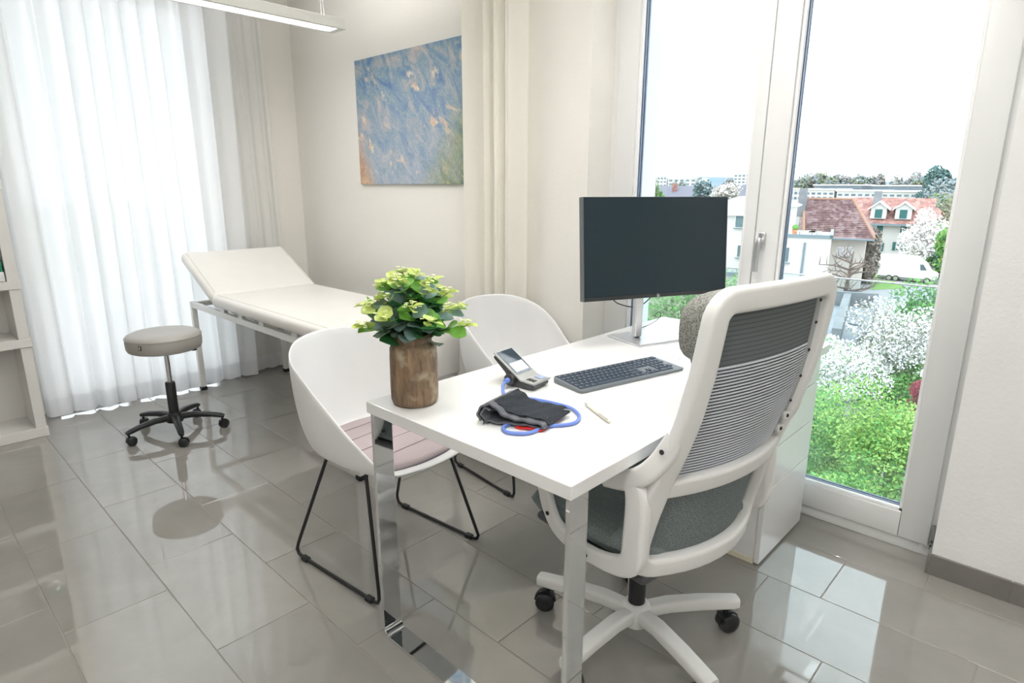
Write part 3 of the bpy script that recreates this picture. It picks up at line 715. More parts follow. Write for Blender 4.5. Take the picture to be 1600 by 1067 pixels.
# mesh: dark upper band, lower cords
def msurf(x, z, off=-.004): 
    p = surf(x, z, off); return p
def band(z0, z1, m, name, off=.002, n=20, k=8):
    MB().grid(lambda u, v: tuple(surf((u*2-1)*(hw(z0+(z1-z0)*v)-.034), z0+(z1-z0)*v, off)), n, k).obj(name, m, oc, True, ang=180)
def stripe_mat(name, c1, c2, freq, w0):
    m = bpy.data.materials.new(name); m.use_nodes = True; nt = m.node_tree; N = nt.nodes; L = nt.links; b = N['Principled BSDF']
    tc = N.new('ShaderNodeTexCoord'); sp = N.new('ShaderNodeSeparateXYZ'); L.new(tc.outputs['Object'], sp.inputs[0])
    a = N.new('ShaderNodeMath'); a.operation = 'MULTIPLY'; a.inputs[1].default_value = freq; L.new(sp.outputs[2], a.inputs[0])
    f = N.new('ShaderNodeMath'); f.operation = 'FRACT'; L.new(a.outputs[0], f.inputs[0])
    r = N.new('ShaderNodeValToRGB'); r.color_ramp.interpolation = 'LINEAR'; L.new(f.outputs[0], r.inputs[0])
    r.color_ramp.elements[0].position = w0; r.color_ramp.elements[0].color = (*c1, 1); r.color_ramp.elements[1].position = w0+.12; r.color_ramp.elements[1].color = (*c2, 1)
    L.new(r.outputs[0], b.inputs['Base Color']); b.inputs['Roughness'].default_value = .8; return m
band(.955, 1.085, stripe_mat('dark_mesh_band', (.075, .085, .09), (.13, .15, .155), 95, .15), 'upper_mesh', -.008)
band(.682, .957, sheer('mesh_ground', (.46, .50, .56), .06, .25), 'lower_mesh', -.012)
cords = MB(); nz = 34
for i in range(nz):
    z = .690+.262*i/(nz-1)
    cords.sweep([tuple(surf((k/9*2-1)*(hw(z)-.040), z, -.0090)) for k in range(10)], [(-.0004, -.0021), (.0022, -.0021), (.0022, .0021), (-.0004, .0021)], up=(0, 0, 1))
cords.obj('mesh_cords', mat('pale_cord', (.60, .635, .69), .6), oc, kind='stuff')
shd = MB()
for i in range(nz-1):
    z = .690+.262*(i+.5)/(nz-1)
    shd.sweep([tuple(surf((k/9*2-1)*(hw(z)-.040), z, -.0085)) for k in range(10)], [(-.0004, -.0008), (.0014, -.0008), (.0014, .0008), (-.0004, .0008)], up=(0, 0, 1))
shd.obj('mesh_dark_cords', mat('dark_cord', (.02, .025, .035), .8), oc, kind='stuff')
# inner clip rails holding the mesh, with screws
for s in (-1, 1):
    MB().sweep([tuple(surf(s*(hw(z)-.030), z, -.006)) for z in [.685+.395*k/12 for k in range(13)]], rrect(.006, .026, .002, 1), up=(1, 0, 0)).obj('mesh_clip', mat('mid_grey_plastic', (.40, .42, .43), .5), oc)
    if s < 0: continue
    for z in (1.060, 1.005, .935, .865, .795):
        MB().sphere(tuple(surf(s*(hw(z)-.032), z, -.002)), (.004, .003, .004), 10, 6).obj('clip_screw', black_pl, oc, True)
    for z in (.755, .715):
        MB().rbox(-.012, .012, -.006, .006, -.010, .010, .004, 2, M=Matrix.Translation(surf(s*(hw(z)-.036), z, .002))).obj('lug', white_oc, oc, True)
        MB().sphere(tuple(surf(s*(hw(z)-.038), z, .008)), (.005, .003, .005), 10, 6).obj('bolt', black_pl, oc, True)
# lumbar cushion behind the seat
def lumb(u, v, side):
    x = (u*2-1)*.212; z = .400+.300*v
    e = max(0, 1-abs(u*2-1)**4)*max(0, 1-abs(v*2-1)**5)
    y0 = interp(z, ZS, YS)+.026-bulge(z)*(1-(x/.25)**2)*.9
    return (x, y0-(.024*e if side < 0 else -.020*e), z)
lm = MB().grid(lambda u, v: lumb(u, v, -1), 20, 14).grid(lambda u, v: lumb(u, v, 1), 20, 14)
lm.obj('lumbar_cushion', fab_back, oc, True, ang=180)
# headrest
hr = MB(); bm = bmesh.new(); bmesh.ops.create_cube(bm, size=1); bmesh.ops.subdivide_edges(bm, edges=bm.edges[:], cuts=8, use_grid_fill=True)
for v in bm.verts:
    x, y, z = v.co*2; n3 = (abs(x)**3.4+abs(y)**3.4+abs(z)**3.4)**(1/3.4); mx = max(abs(x), abs(y), abs(z)); k = mx/n3
    x, y, z = x*k, y*k, z*k
    v.co = Vector((x*.165, -.252+y*.044+.03*x*x, 1.012+z*.086))
hr.bm(bm).obj('headrest', fab_head, oc, True, ang=180)
MB().sweep([(0, -.27, .93), (0, -.282, .90), (0, -.292, .88)], rrect(.05, .02, .006), up=(1, 0, 0)).rbox(-.03, .03, -.305, -.25, .915, .935, .005, 2).obj('headrest_bracket', black_pl, oc, True)

# ------------------------------------------------------------------ monitor
mo = thing('monitor', 'black flat monitor with thin bezel on an aluminium stand on the desk', 'monitor', (2.0, 1.158, TOP), -.44)
W2_, H2_ = .306, .181; tl = radians(5.0); Mm = rot(-tl, 0, 0, (0, 0, 1.103-TOP))
MB().rbox(-W2_, W2_, 0, .028, -H2_, H2_, .003, 2, M=Mm).obj('housing', black_pl, mo)
for sx_ in (-1, 1): MB().rbox(sx_*W2_-.0012, sx_*W2_+.0012, -.001, .029, -H2_, H2_, .0005, 1, M=Mm).obj('edge_strip', mat('gunmetal', (.16, .17, .18), .35, metal=.8), mo)
MB().rbox(-W2_+.002, W2_-.002, -.0015, .002, -H2_+.0145, H2_-.002, .0003, 1, M=Mm).obj('screen', mat('dark_screen', (.012, .026, .035), .25, spec=.5), mo)
MB().rbox(-W2_+.002, W2_-.002, -.0018, .002, -H2_+.001, -H2_+.0135, .0003, 1, M=Mm).obj('chin', mat('chin_grey', (.03, .033, .036), .4), mo)
lg = MB()                                  # slanted two-letter mark on the chin
def stroke(a, b, wd=.0011): lg.sweep([(a[0], -.0021, a[1]), (b[0], -.0021, b[1])], rrect(wd, .0004, .0001, 1), up=(0, 1, 0), M=Mm)
zc = -H2_+.0075; sl = .36; K = 1.35
def lp(x, z): return (K*(x+z*sl), zc+K*z)
stroke(lp(-.0035, -.003), lp(-.0035, .0055)); stroke(lp(-.0035, .0018), lp(-.0010, .0018)); stroke(lp(-.0010, .0018), lp(-.0010, -.003))
stroke(lp(.0010, -.0055), lp(.0010, .0018)); stroke(lp(.0010, .0018), lp(.0036, .0018)); stroke(lp(.0036, .0018), lp(.0036, -.003)); stroke(lp(.0036, -.003), lp(.0010, -.003))
lg.obj('logo', mat('logo_silver', (.8, .8, .8), .3, metal=.5), mo)
MB().rbox(-.13, .13, .026, .055, -.10, .10, .012, 3, M=Mm).obj('rear_cover', black_pl, mo, True)
col_x = .062
MB().rbox(-.042, -.005, .062, .090, .008, .40, .010, 4).obj('stand_column', alu, mo, True)
MB().rbox(-.042, -.005, .050, .066, .33, .40, .004, 2).obj('tilt_head', black_pl, mo)
Mb = rot(0, 0, radians(25.2-17.6), (.024, .07, 0))
MB().rbox(-.125, .125, -.095, .095, 0, .008, .003, 2, M=Mb).obj('stand_base', alu, mo)
cbl = [[(-.17, .05, .27), (-.14, .075, .17), (-.085, .085, .135), (-.01, .092, .125), (.05, .10, .16), (.075, .10, .22), (.08, .06, .30)],
       [(.10, .05, .27), (.125, .075, .19), (.175, .085, .160), (.225, .08, .185), (.25, .05, .27)],
       [(-.10, .05, .25), (-.085, .07, .20), (-.062, .075, .185), (-.04, .07, .20), (-.03, .05, .26)]]
for c in cbl: MB().tube(catmull([(x, y, z) for x, y, z in c], 7), .0022, 8).obj('cable', black_pl, mo, True)
MB().tube(catmull([(.075, .11, .075), (.10, .12, .088), (.118, .125, .075), (.10, .13, .052), (.06, .13, .035), (.0, .12, .022), (-.02, .11, .004)], 7), .0014, 8).obj('cable', black_pl, mo, True)

# ------------------------------------------------------------------ keyboard
kb = thing('keyboard', 'dark grey wireless keyboard with number pad on the desk', 'keyboard', (1.559, 1.008, TOP), radians(-13.0))
kx, ky = .215, .067
def kz(y): return .0085+.0075*(y+ky)/(2*ky)
case = MB(); ol = rrect(2*kx, 2*ky, .010, 4); n = len(ol)
case.add([(x, y, .0015) for x, y in ol]+[(x, y, kz(y)) for x, y in ol], [tuple(range(n))[::-1], tuple(range(n, 2*n))]+[(i, (i+1) % n, n+(i+1) % n, n+i) for i in range(n)])
case.obj('case', mat('keyboard_case', (.21, .235, .25), .4, metal=.3), kb)
MB().rbox(-kx+.006, kx-.006, ky-.0055, ky-.0005, .012, .0185, .002, 2).obj('rear_ridge', mat('keyboard_ridge', (.10, .12, .14), .4), kb)
for x, y in ((-.2, .055), (.2, .055), (-.2, -.055), (.2, -.055)): MB().cyl((x, y, 0), (x, y, .003), .006, 12).obj('foot', black_pl, kb)
key_m = mat('key_slate', (.045, .065, .095), .45); key_l = mat('key_glyph', (.62, .66, .70), .6)
kc = {}
def key(x, y, wk, hk, glyph=True):
    kk = (round(wk, 4), round(hk, 4))
    if kk not in kc:
        z0, z1 = 0, .0028; a, b = wk/2, hk/2; i = .0012
        kc[kk] = MB().add([(-a,-b,0),(a,-b,0),(a,b,0),(-a,b,0),(-a+i,-b+i,z1),(a-i,-b+i,z1),(a-i,b-i,z1),(-a+i,b-i,z1),(0,0,z1-.0006)],
                          [(0,1,5,4),(1,2,6,5),(2,3,7,6),(3,0,4,7),(4,5,8),(5,6,8),(6,7,8),(7,4,8)]).mesh('key', key_m)
    o = bpy.data.objects.new('key', kc[kk]); COL.objects.link(o); o.parent = kb; o.location = (x, y, kz(y)); o.rotation_euler = (math.atan(.0075/(2*ky)), 0, 0)
    if glyph: gl.box(x-wk*.22, x-wk*.22+.0022, y+hk*.02, y+hk*.02+.003, kz(y)+.0024, kz(y)+.0031)
gl = MB(); U = .0188; x00 = -kx+.009; rows_y = [ky-.0135-i*.0196 for i in range(6)]
layout = [[1]*16, [1]*13+[1.9], [1.5]+[1]*12+[1.4], [1.75]+[1]*11+[2.15], [1.25]+[1]*11+[2.65], [1.25, 1.1, 1.25, 5.7, 1.25, 1.1, 1.25, 1.0]]
for r_, row in enumerate(layout):
    x = x00; y = rows_y[r_]; sc = 14.9/sum(row) if r_ else 20.9/21.5
    if r_ == 0:
        for i in range(20): key(x00+(i+.5)*(2*kx-.018)/20, y, (2*kx-.018)/20-.0022, .0130, True)
        continue
    for wk in row:
        ww = wk*sc*U*.962; key(x+ww/2, y, ww-.0020, .0172, wk < 2.5); x += ww
xn = x00+14.9*U*.962+.006
for r_ in (1, 2):
    for i in range(3): key(xn+(i+.5)*U*.93, rows_y[r_], U*.93-.002, .0172)
key(xn+1.5*U*.93, rows_y[4], U*.93-.002, .0172)
for i in range(3): key(xn+(i+.5)*U*.93, rows_y[5], U*.93-.002, .0172)
xm = xn+3*U*.93+.005
for r_ in range(1, 6):
    for i in range(4):
        if (r_ in (3, 5) and i == 3) or (r_ == 5 and i == 1): continue
        wk = U*.93*(2 if (r_ == 5 and i == 0) else 1)
        key(xm+i*U*.93+wk/2, rows_y[r_], wk-.002, .0172)
gl.obj('key_print', key_l, kb, kind='stuff')

# white charging cable and mouse
wc = MB().tube(catmull([at(1043, 562, Z=TOP+.002), at(1052, 557, Z=TOP+.002), at(1063, 562, Z=TOP+.002), at(1068, 575, Z=TOP+.002), at(1085, 590, Z=TOP+.002)], 6), .0012, 8).obj('charging_cable', white_pl, None, True)
tagit(wc, 'thin white cable curving beside the right end of the keyboard', 'cable')
ms = thing('computer_mouse', 'small dark computer mouse beside the keyboard behind the office chair headrest', 'mouse', (1.865, .885, TOP), radians(-20))
MB().sphere((0, 0, .004), (.030, .054, .030), 20, 12).obj('shell', mat('mouse_grey', (.08, .085, .09), .45), ms, True)
for v in bpy.data.objects[ms.children[0].name].data.vertices: v.co.z = max(v.co.z, 0)
MB().cyl((-.004, .030, .029), (.004, .030, .029), .006, 14).obj('scroll_wheel', black_pl, ms, True)

# ------------------------------------------------------------------ pen
p0, p1 = at(914, 630, Z=TOP+.006), at(953, 659, Z=TOP+.006); dv = (p1-p0); L_ = dv.length
pen = thing('pen', 'cream ballpoint pen with metal tip lying on the desk', 'pen', p0, math.atan2(dv.y, dv.x))
Mp = rot(0, pi/2, 0)
cream = mat('cream_plastic', (.80, .76, .62), .35)
MB().lathe([(.0035, .012), (.0042, .02), (.0047, .06), (.0047, L_-.02), (.0040, L_-.004), (.0028, L_)], seg=18, M=Mp).obj('barrel', cream, pen, True)
MB().lathe([(.0008, 0), (.0014, .002), (.0040, .013), (.0046, .02)], seg=18, M=Mp).obj('tip', alu, pen, True)
MB().rbox(L_-.05, L_-.006, -.0015, .0015, .0052, .0075, .0005, 1, M=rot(.6, 0, 0)).obj('clip', mat('pen_clip', (.6, .6, .56), .35), pen)

# ------------------------------------------------------------------ blood pressure monitor
bpm = thing('blood_pressure_monitor', 'compact grey blood pressure monitor with tilted display on the desk', 'monitor', (1.290, 1.165, TOP), radians(6))
# side profile in y (depth, +y = back) z, extruded along x; user side is -y
BWh = .043
plastic_d = mat('bp_dark', (.05, .05, .052), .35); plastic_g = mat('bp_grey', (.42, .43, .42), .4)
# profile seen from the side: low keypad at front, steep screen at the back
pf = [(-.055, .004), (-.045, .0), (.030, .0), (.045, .008), (.044, .034), (.090, .074), (.091, .081), (.080, .084), (-.004, .027), (-.020, .022), (-.056, .019), (-.060, .012)]
b_ = MB().prism([(y, z) for y, z in pf], 'x', -BWh+.004, BWh-.004); bo_ = b_.obj('body', plastic_d, bpm)
bo_.modifiers.new('b', 'BEVEL').width = .003
scr_path = [(0, -.061, .0215), (0, -.022, .0245), (0, -.004, .031), (0, .086, .0915)]
MB().sweep(catmull(scr_path, 5), rrect(2*BWh, .006, .0025, 2), up=(0, 0, 1)).obj('face_rim', plastic_g, bpm, True)
def on_face(a, b, x0, x1, h=.0036, t=.0012, name='x', m=None):
    P = [(0, a[0], a[1]), (0, b[0], b[1])]; c = (x0+x1)/2
    d = Vector((0, b[0]-a[0], b[1]-a[1])).normalized(); nrm = Vector((0, -d.z, d.y))
    P = [tuple(Vector((c, q[1], q[2]))+nrm*h) for q in P]
    return MB().sweep(P, rrect(x1-x0, t, .0005, 1), up=(0, 0, 1)).obj(name, m, bpm)
on_face((.004, .0362), (.082, .0888), -BWh+.006, BWh-.006, name='display', m=mat('bp_display', (.05, .07, .09), .05, spec=1.0))
on_face((.010, .0403), (.040, .0605), -BWh+.012, BWh-.012, .0044, name='display_window', m=mat('bp_lcd', (.62, .66, .70), .15))
on_face((-.054, .0222), (-.028, .0240), .006, .030, .0040, .002, name='start_button', m=mat('bp_button', (.36, .43, .62), .4))
for i in range(3): on_face((-.053+.010*i, .0222+.0008*i), (-.046+.010*i, .0228+.0008*i), -.032, -.014, .0038, .0016, name='button', m=plastic_d)
MB().lathe([(.010, 0), (.017, .001), (.017, .016), (.012, .018)], seg=24, M=rot(0, -pi/2, 0, (-BWh+.004, .020, .024))).obj('air_socket', plastic_d, bpm, True)
MB().lathe([(.004, 0), (.0075, .001), (.0075, .018), (.005, .020)], seg=20, M=rot(0, -pi/2, 0, (-BWh-.010, .020, .024))).obj('air_plug', mat('hose_blue', (.16, .26, .68), .4), bpm, True)

# cuff
e1 = (at(850, 676, Z=TOP)-at(752, 662, Z=TOP)); e1.z = 0; LC = e1.length; e1.normalize(); cuff_o = at(752, 662, Z=TOP)
cf_t = thing('arm_cuff', 'folded charcoal arm cuff with red lining lying at the front of the desk', 'cuff', cuff_o, math.atan2(e1.y, e1.x))
# local x along the tail, local y across (away from the camera)
prof_out = [(.205, .010), (.19, .024), (.15, .027), (.11, .029), (.075, .036), (.050, .056), (.030, .066), (.010, .062), (-.008, .046), (-.012, .026), (-.002, .010), (.02, .004)]
velcro = mat('hook_velcro', (.030, .037, .046), .95, var=.5, vscale=420, bump=1, bscale=500)
nylon = mat('cuff_nylon', (.11, .115, .13), .45, var=.1, vscale=40)
k_ = LC/.205
def strip(path, wd, y0, th, name, m, skew=.0, lay=None):
    P = catmull([(x*k_, 0, z*.80) for x, z in path], 6); vs = []; fs = []; NW = 6; n = len(P)
    for i, p in enumerate(P):
        a = P[max(i-1, 0)]; b = P[min(i+1, n-1)]; t = (b-a).normalized(); nr = Vector((-t.z, 0, t.x))
        for j in range(NW+1):
            yy = y0+wd*j/NW; wob = .0014*sin(i*.8+j*1.1); x_s = skew*j/NW
            vs.append(tuple(p+Vector((x_s, yy, 0))+nr*(th/2+wob))); vs.append(tuple(p+Vector((x_s, yy, 0))+nr*(-th/2+wob)))
    st_ = 2*(NW+1)
    for i in range(n-1):
        for j in range(NW):
            a = i*st_+2*j; fs.append((a, a+2, a+2+st_, a+st_)); fs.append((a+1, a+1+st_, a+3+st_, a+3))
        a = i*st_; fs.append((a, a+st_, a+1+st_, a+1)); a = i*st_+2*NW; fs.append((a, a+1, a+1+st_, a+st_))
    for i in (0, n-1):
        for j in range(NW): a = i*st_+2*j; fs.append((a, a+1, a+3, a+2))
    return MB().add(vs, fs).obj(name, m, cf_t, True, ang=50)
strip(prof_out, .128, 0, .005, 'outer_shell', nylon, .028)
strip([(.215, .0165), (.19, .0305), (.15, .0335), (.11, .036), (.078, .043), (.055, .060), (.034, .0715)], .108, .018, .004, 'velcro_patch', velcro, .024)
strip([(.200, .012), (.15, .014), (.10, .013), (.05, .010), (.02, .012), (.004, .022), (.000, .038), (.014, .052), (.030, .048)], .124, .001, .004, 'inner_lining', nylon, .026)
strip([(.198, .0055), (.16, .0058), (.115, .0058)], .10, -.003, .005, 'red_lining', mat('red_nylon', (.62, .02, .015), .5), .02)
MB().tube([(.2*k_+.008*0, .006, .012), (.208*k_, .030, .016), (.200*k_, .036, .026)], .0018, 8).obj('metal_bar', chrome, cf_t, True)
MB().tube([(.208*k_+.030, .115, .012), (.214*k_+.026, .118, .022), (.205*k_+.020, .10, .028)], .0018, 8).obj('metal_bar', chrome, cf_t, True)
MB().cyl((.006, -.006, 0), (.004, -.004, .012), .003, 10).cyl((-.004, -.004, .008), (.010, -.008, .010), .0022, 8).obj('snap_hook', chrome, cf_t, True)

# hose (from device socket, loops to the right, under the cuff end, re-emerges in front)
sock = Matrix.Rotation(radians(6), 4, 'Z') @ Vector((-BWh-.026, .020, .022)) + Vector((1.290, 1.165, TOP))
zz = TOP+.0052
hp = [sock, sock+Vector((-.022, -.010, -.008)), at(792, 620, Z=zz), at(830, 623, Z=zz), at(866, 630, Z=zz), at(893, 638, Z=zz), at(905, 650, Z=zz), at(899, 660, Z=zz), at(880, 664, Z=zz), at(855, 666, Z=zz), at(828, 676, Z=zz), at(806, 677, Z=zz), at(790, 674, Z=zz), at(787, 667, Z=zz), at(800, 661, Z=zz)]
ho_ = MB().tube(catmull(hp, 8), .0046, 12).obj('air_hose', MATS['hose_blue'], None, True); tagit(ho_, 'blue rubber air hose looping around the arm cuff', 'hose')

# ------------------------------------------------------------------ vase with foliage
VC = (.968, 1.278)
vs_ = thing('wooden_vase', 'brown weathered wooden jar-shaped vase on the desk corner', 'vase', (*VC, TOP))
def wood():
    m = bpy.data.materials.new('weathered_wood'); m.use_nodes = True; nt = m.node_tree; N = nt.nodes; L = nt.links; b = N['Principled BSDF']
    tc = N.new('ShaderNodeTexCoord'); mp = N.new('ShaderNodeMapping'); mp.inputs['Scale'].default_value = (30, 30, 5); L.new(tc.outputs['Object'], mp.inputs[0])
    n = N.new('ShaderNodeTexNoise'); n.inputs['Scale'].default_value = 1.6; n.inputs['Detail'].default_value = 8; n.inputs['Roughness'].default_value = .7; n.inputs['Distortion'].default_value = 1; L.new(mp.outputs[0], n.inputs['Vector'])
    r = N.new('ShaderNodeValToRGB'); L.new(n.outputs['Fac'], r.inputs[0]); E = r.color_ramp.elements
    E[0].position = .3; E[0].color = (.11, .072, .044, 1); E[1].position = .7; E[1].color = (.33, .225, .14, 1)
    n2 = N.new('ShaderNodeTexNoise'); n2.inputs['Scale'].default_value = 14; n2.inputs['Detail'].default_value = 4; L.new(tc.outputs['Object'], n2.inputs['Vector'])
    r2 = N.new('ShaderNodeValToRGB'); L.new(n2.outputs['Fac'], r2.inputs[0]); r2.color_ramp.elements[0].position = .38; r2.color_ramp.elements[1].position = .66
    r2.color_ramp.elements[0].color = (.85, .85, .85, 1); r2.color_ramp.elements[1].color = (1.15, 1.12, 1.05, 1)
    mx = N.new('ShaderNodeMix'); mx.data_type = 'RGBA'; mx.blend_type = 'MULTIPLY'; mx.inputs[0].default_value = 1; L.new(r.outputs[0], mx.inputs[6]); L.new(r2.outputs[0], mx.inputs[7])
    # ash-grey wear low on the body
    n4 = N.new('ShaderNodeTexNoise'); n4.inputs['Scale'].default_value = 22; n4.inputs['Detail'].default_value = 6; L.new(tc.outputs['Object'], n4.inputs['Vector'])
    r4 = N.new('ShaderNodeValToRGB'); L.new(n4.outputs['Fac'], r4.inputs[0]); r4.color_ramp.elements[0].position = .54; r4.color_ramp.elements[1].position = .72
    m4 = N.new('ShaderNodeMix'); m4.data_type = 'RGBA'; L.new(r4.outputs[0], m4.inputs[0]); L.new(mx.outputs[2], m4.inputs[6]); m4.inputs[7].default_value = (.42, .36, .25, 1)
    L.new(m4.outputs[2], b.inputs['Base Color']); b.inputs['Roughness'].default_value = .6
    bp = N.new('ShaderNodeBump'); bp.inputs['Strength'].default_value = .35; bp.inputs['Distance'].default_value = .003; L.new(n.outputs['Fac'], bp.inputs['Height']); L.new(bp.outputs[0], b.inputs['Normal'])
    return m
wood_m = wood()
MB().lathe([(.0, 0), (.052, 0), (.060, .006), (.0635, .016), (.0640, .05), (.0635, .13), (.0625, .155), (.0585, .163), (.052, .168), (.0495, .173), (.0505, .178), (.0505, .189), (.0470, .193), (.0425, .192), (.0425, .12), (0, .12)], seg=56).obj('body', wood_m, vs_, True, ang=50)
pl = thing('eucalyptus_bunch', 'bunch of green artificial eucalyptus leaves standing in the wooden vase', 'plant', (*VC, TOP+.140))
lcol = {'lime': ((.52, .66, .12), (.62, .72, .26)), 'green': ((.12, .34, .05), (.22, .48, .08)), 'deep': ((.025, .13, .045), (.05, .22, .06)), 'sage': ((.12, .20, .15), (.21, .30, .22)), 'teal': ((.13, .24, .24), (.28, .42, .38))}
lmeshes = {}
def leafmat(nm):
    c1, c2 = lcol[nm]; m = mat('leaf_'+nm, c1, .45, col2=c2, vscale=18); N = m.node_tree.nodes; L = m.node_tree.links
    b = N['Principled BSDF']; t = N.new('ShaderNodeBsdfTranslucent'); t.inputs[0].default_value = (*c2, 1); mx = N.new('ShaderNodeMixShader'); mx.inputs[0].default_value = .25
    L.new(b.outputs[0], mx.inputs[1]); L.new(t.outputs[0], mx.inputs[2]); L.new(mx.outputs[0], N['Material Output'].inputs[0]); return m
for nm in lcol:
    for var in range(2):
        # rounded leaf: base at origin, grows along +x, cupped
        n = 10; m = MB(); vsl = []; fsl = []; rows = 6; ln = 1.0; wd = .47 if var == 0 else .36
        for i in range(rows+1):
            u = i/rows; hwid = wd*math.sqrt(max(0, 1-(2*u-1)**2))*(1 if u > .5 else (.75+.25*u*2)); 
            if i in (0, rows): hwid = .03
            for j in (-1, -.5, 0, .5, 1):
                vsl.append((u*ln, j*hwid, .10*abs(j)**1.5*hwid*2.4-.16*u*u+.03*sin(7*u+j*2+var)))
        for i in range(rows):
            for j in range(4): a = i*5+j; fsl.append((a, a+5, a+6, a+1))
        me = m.add(vsl, fsl).mesh('leaf', leafmat(nm), True, 180); lmeshes[nm, var] = me
rg = random.Random(11); stems = MB(); nleaf = 0; buds = MB()
def add_leaf(p, d, size, nm, roll):
    global nleaf
    o = bpy.data.objects.new('leaf', lmeshes[nm, rg.randint(0, 1)]); COL.objects.link(o); o.parent = pl
    d = Vector(d).normalized(); q = d.to_track_quat('X', 'Z'); o.rotation_mode = 'QUATERNION'
    from mathutils import Quaternion
    o.rotation_quaternion = q @ Quaternion((1, 0, 0), roll); o.location = p; o.scale = (size, size, size); nleaf += 1
NS = 25
for s in range(NS):
    a = s*2.39996+.4; rr = math.sqrt((s+.5)/NS); out = .143*rr
    topz = .075+.130*(1-rr**2.6)+rg.uniform(-.012, .012)
    tip = Vector((cos(a)*out*1.03, sin(a)*out*1.03, topz))
    p0_ = Vector((cos(a)*.02*rr, sin(a)*.02*rr, -.018)); mid = Vector((cos(a)*out*.38, sin(a)*out*.38, topz*.62))
    path = catmull([p0_, mid, tip], 6); stems.tube(path, .0013, 5)
    nl = 9
    for i in range(nl):
        u = .36+.64*i/(nl-1); idx = u*(len(path)-1); k = min(int(idx), len(path)-2); p = path[k].lerp(path[k+1], idx-k)
        tdir = (path[k+1]-path[k]).normalized()
        aa = i*2.5+s; side = Vector((cos(aa), sin(aa), rg.uniform(-.2, .5))); outv = Vector((cos(a), sin(a), 0))
        d = side*.8+outv*.55*rr+tdir*.35
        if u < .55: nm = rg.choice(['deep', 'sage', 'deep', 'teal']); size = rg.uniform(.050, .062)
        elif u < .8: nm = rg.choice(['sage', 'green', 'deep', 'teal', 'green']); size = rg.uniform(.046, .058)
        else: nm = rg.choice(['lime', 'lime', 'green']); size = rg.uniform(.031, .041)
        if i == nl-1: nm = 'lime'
        add_leaf(p, d, size, nm, rg.uniform(-.9, .9))
    for j in range(2): add_leaf(tip, Vector((cos(a+j*3), sin(a+j*3), .5)), .022, 'lime', rg.uniform(-1, 1))
    for j in range(10):
        bp_ = tip+Vector((rg.gauss(0, .009), rg.gauss(0, .009), rg.gauss(.006, .005)))
        for q in range(4):
            t_ = q*pi/2+j; c_ = bp_+Vector((cos(t_)*.0035, sin(t_)*.0035, .001)); buds.sphere(c_, (.0026, .0026, .0012), 5, 4)
# leaves drooping over the rim
for j in range(22):
    a = j*2*pi/22; r0 = .040; add_leaf((cos(a)*r0, sin(a)*r0, .075+.02*(j % 2)), (cos(a), sin(a), rg.uniform(-.5, .1)), rg.uniform(.042, .056), rg.choice(['deep', 'green', 'teal', 'deep', 'sage']), rg.uniform(-.6, .6))
stems.obj('stem', mat('stem_green', (.20, .28, .10), .6), pl)
buds.obj('blossom', mat('blossom_lime', (.78, .84, .42), .6), pl, kind='stuff')

# ================================================================== OUTSIDE
GZ = -10.0
ext = MB().box(4, 700, -250, 500, GZ-1, GZ-.02).obj('ground_terrain', mat('meadow', (.16, .22, .12), 1, col2=(.26, .28, .22), vscale=.05), kind='structure')
asph = mat('pale_asphalt', (.34, .34, .36), .9, var=.05, vscale=.6)
wr = mat('white_render', (.60, .60, .59), .9, var=.02, vscale=.4)
wr2 = mat('grey_render', (.50, .475, .43), .9, var=.04, vscale=.4)
conc = mat('concrete', (.20, .215, .23), .9, var=.14, vscale=1.1)
concl = mat('flat_roof_membrane', (.34, .37, .41), .85, var=.14, vscale=.25)
winm = mat('window_dark_glass', (.11, .18, .20), .15, var=.15, vscale=.8)
shut = mat('green_shutter', (.015, .12, .12), .6)
zinc = mat('zinc_gutter', (.17, .23, .26), .5)

def canopy(name, label, c, r, kind, n, ls, group=None, trunk=True, seed=0, cat='tree', lobes=7, base=None, trunk_r=None, cmix=None):
    """a crown made of n small leaf faces over several lobes, plus trunk and limbs"""
    R = random.Random(seed); t = thing(name, label, cat, (c[0], c[1], base if base is not None else c[2]-r[2]), 0, group)
    ox, oy, oz = c[0], c[1], base if base is not None else c[2]-r[2]
    L = []
    for i in range(lobes):
        a = i*2.4+R.random(); q = math.sqrt((i+.5)/lobes)*.62
        L.append((Vector((cos(a)*q*r[0], sin(a)*q*r[1], R.uniform(-.45, .5)*r[2])), R.uniform(.42, .62)))
    parts = [MB() for _ in kind]
    for i in range(n):
        cc, s = L[R.randrange(lobes)]
        d = Vector((R.gauss(0, 1), R.gauss(0, 1), R.gauss(0, 1))).normalized()*(R.random()**.35)
        p = cc+Vector((d.x*r[0]*s, d.y*r[1]*s, d.z*r[2]*s)); p += Vector((c[0]-ox, c[1]-oy, c[2]-oz))
        u = Vector((R.gauss(0, 1), R.gauss(0, 1), R.gauss(0, 1))).normalized(); v = u.orthogonal().normalized(); s2 = ls*R.uniform(.6, 1.3)
        a_, b_ = u*s2, v*s2*.62
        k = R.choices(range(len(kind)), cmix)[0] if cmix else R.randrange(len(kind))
        parts[k].add([tuple(p-a_), tuple(p-b_), tuple(p+a_), tuple(p+b_)], [(0, 1, 2, 3)])
    for (m, nm), P in zip(kind, parts): P.obj(nm, m, t)
    if trunk:
        tr = trunk_r or r[0]*.06; h0 = c[2]-oz; W = MB()
        W.tube([(0, 0, 0), (.02*r[0], 0, h0*.5), (0, .03*r[0], h0)], tr, 8, scale=[1.2, .9, .5])
        for cc, s in L[:6]: W.tube([(0, 0, h0*.35), tuple(cc*.5+Vector((0, 0, h0*.8))), tuple(cc+Vector((0, 0, h0)))], tr*.4, 5, scale=[1, .7, .3])
        W.obj('trunk', bark, t)
    return t
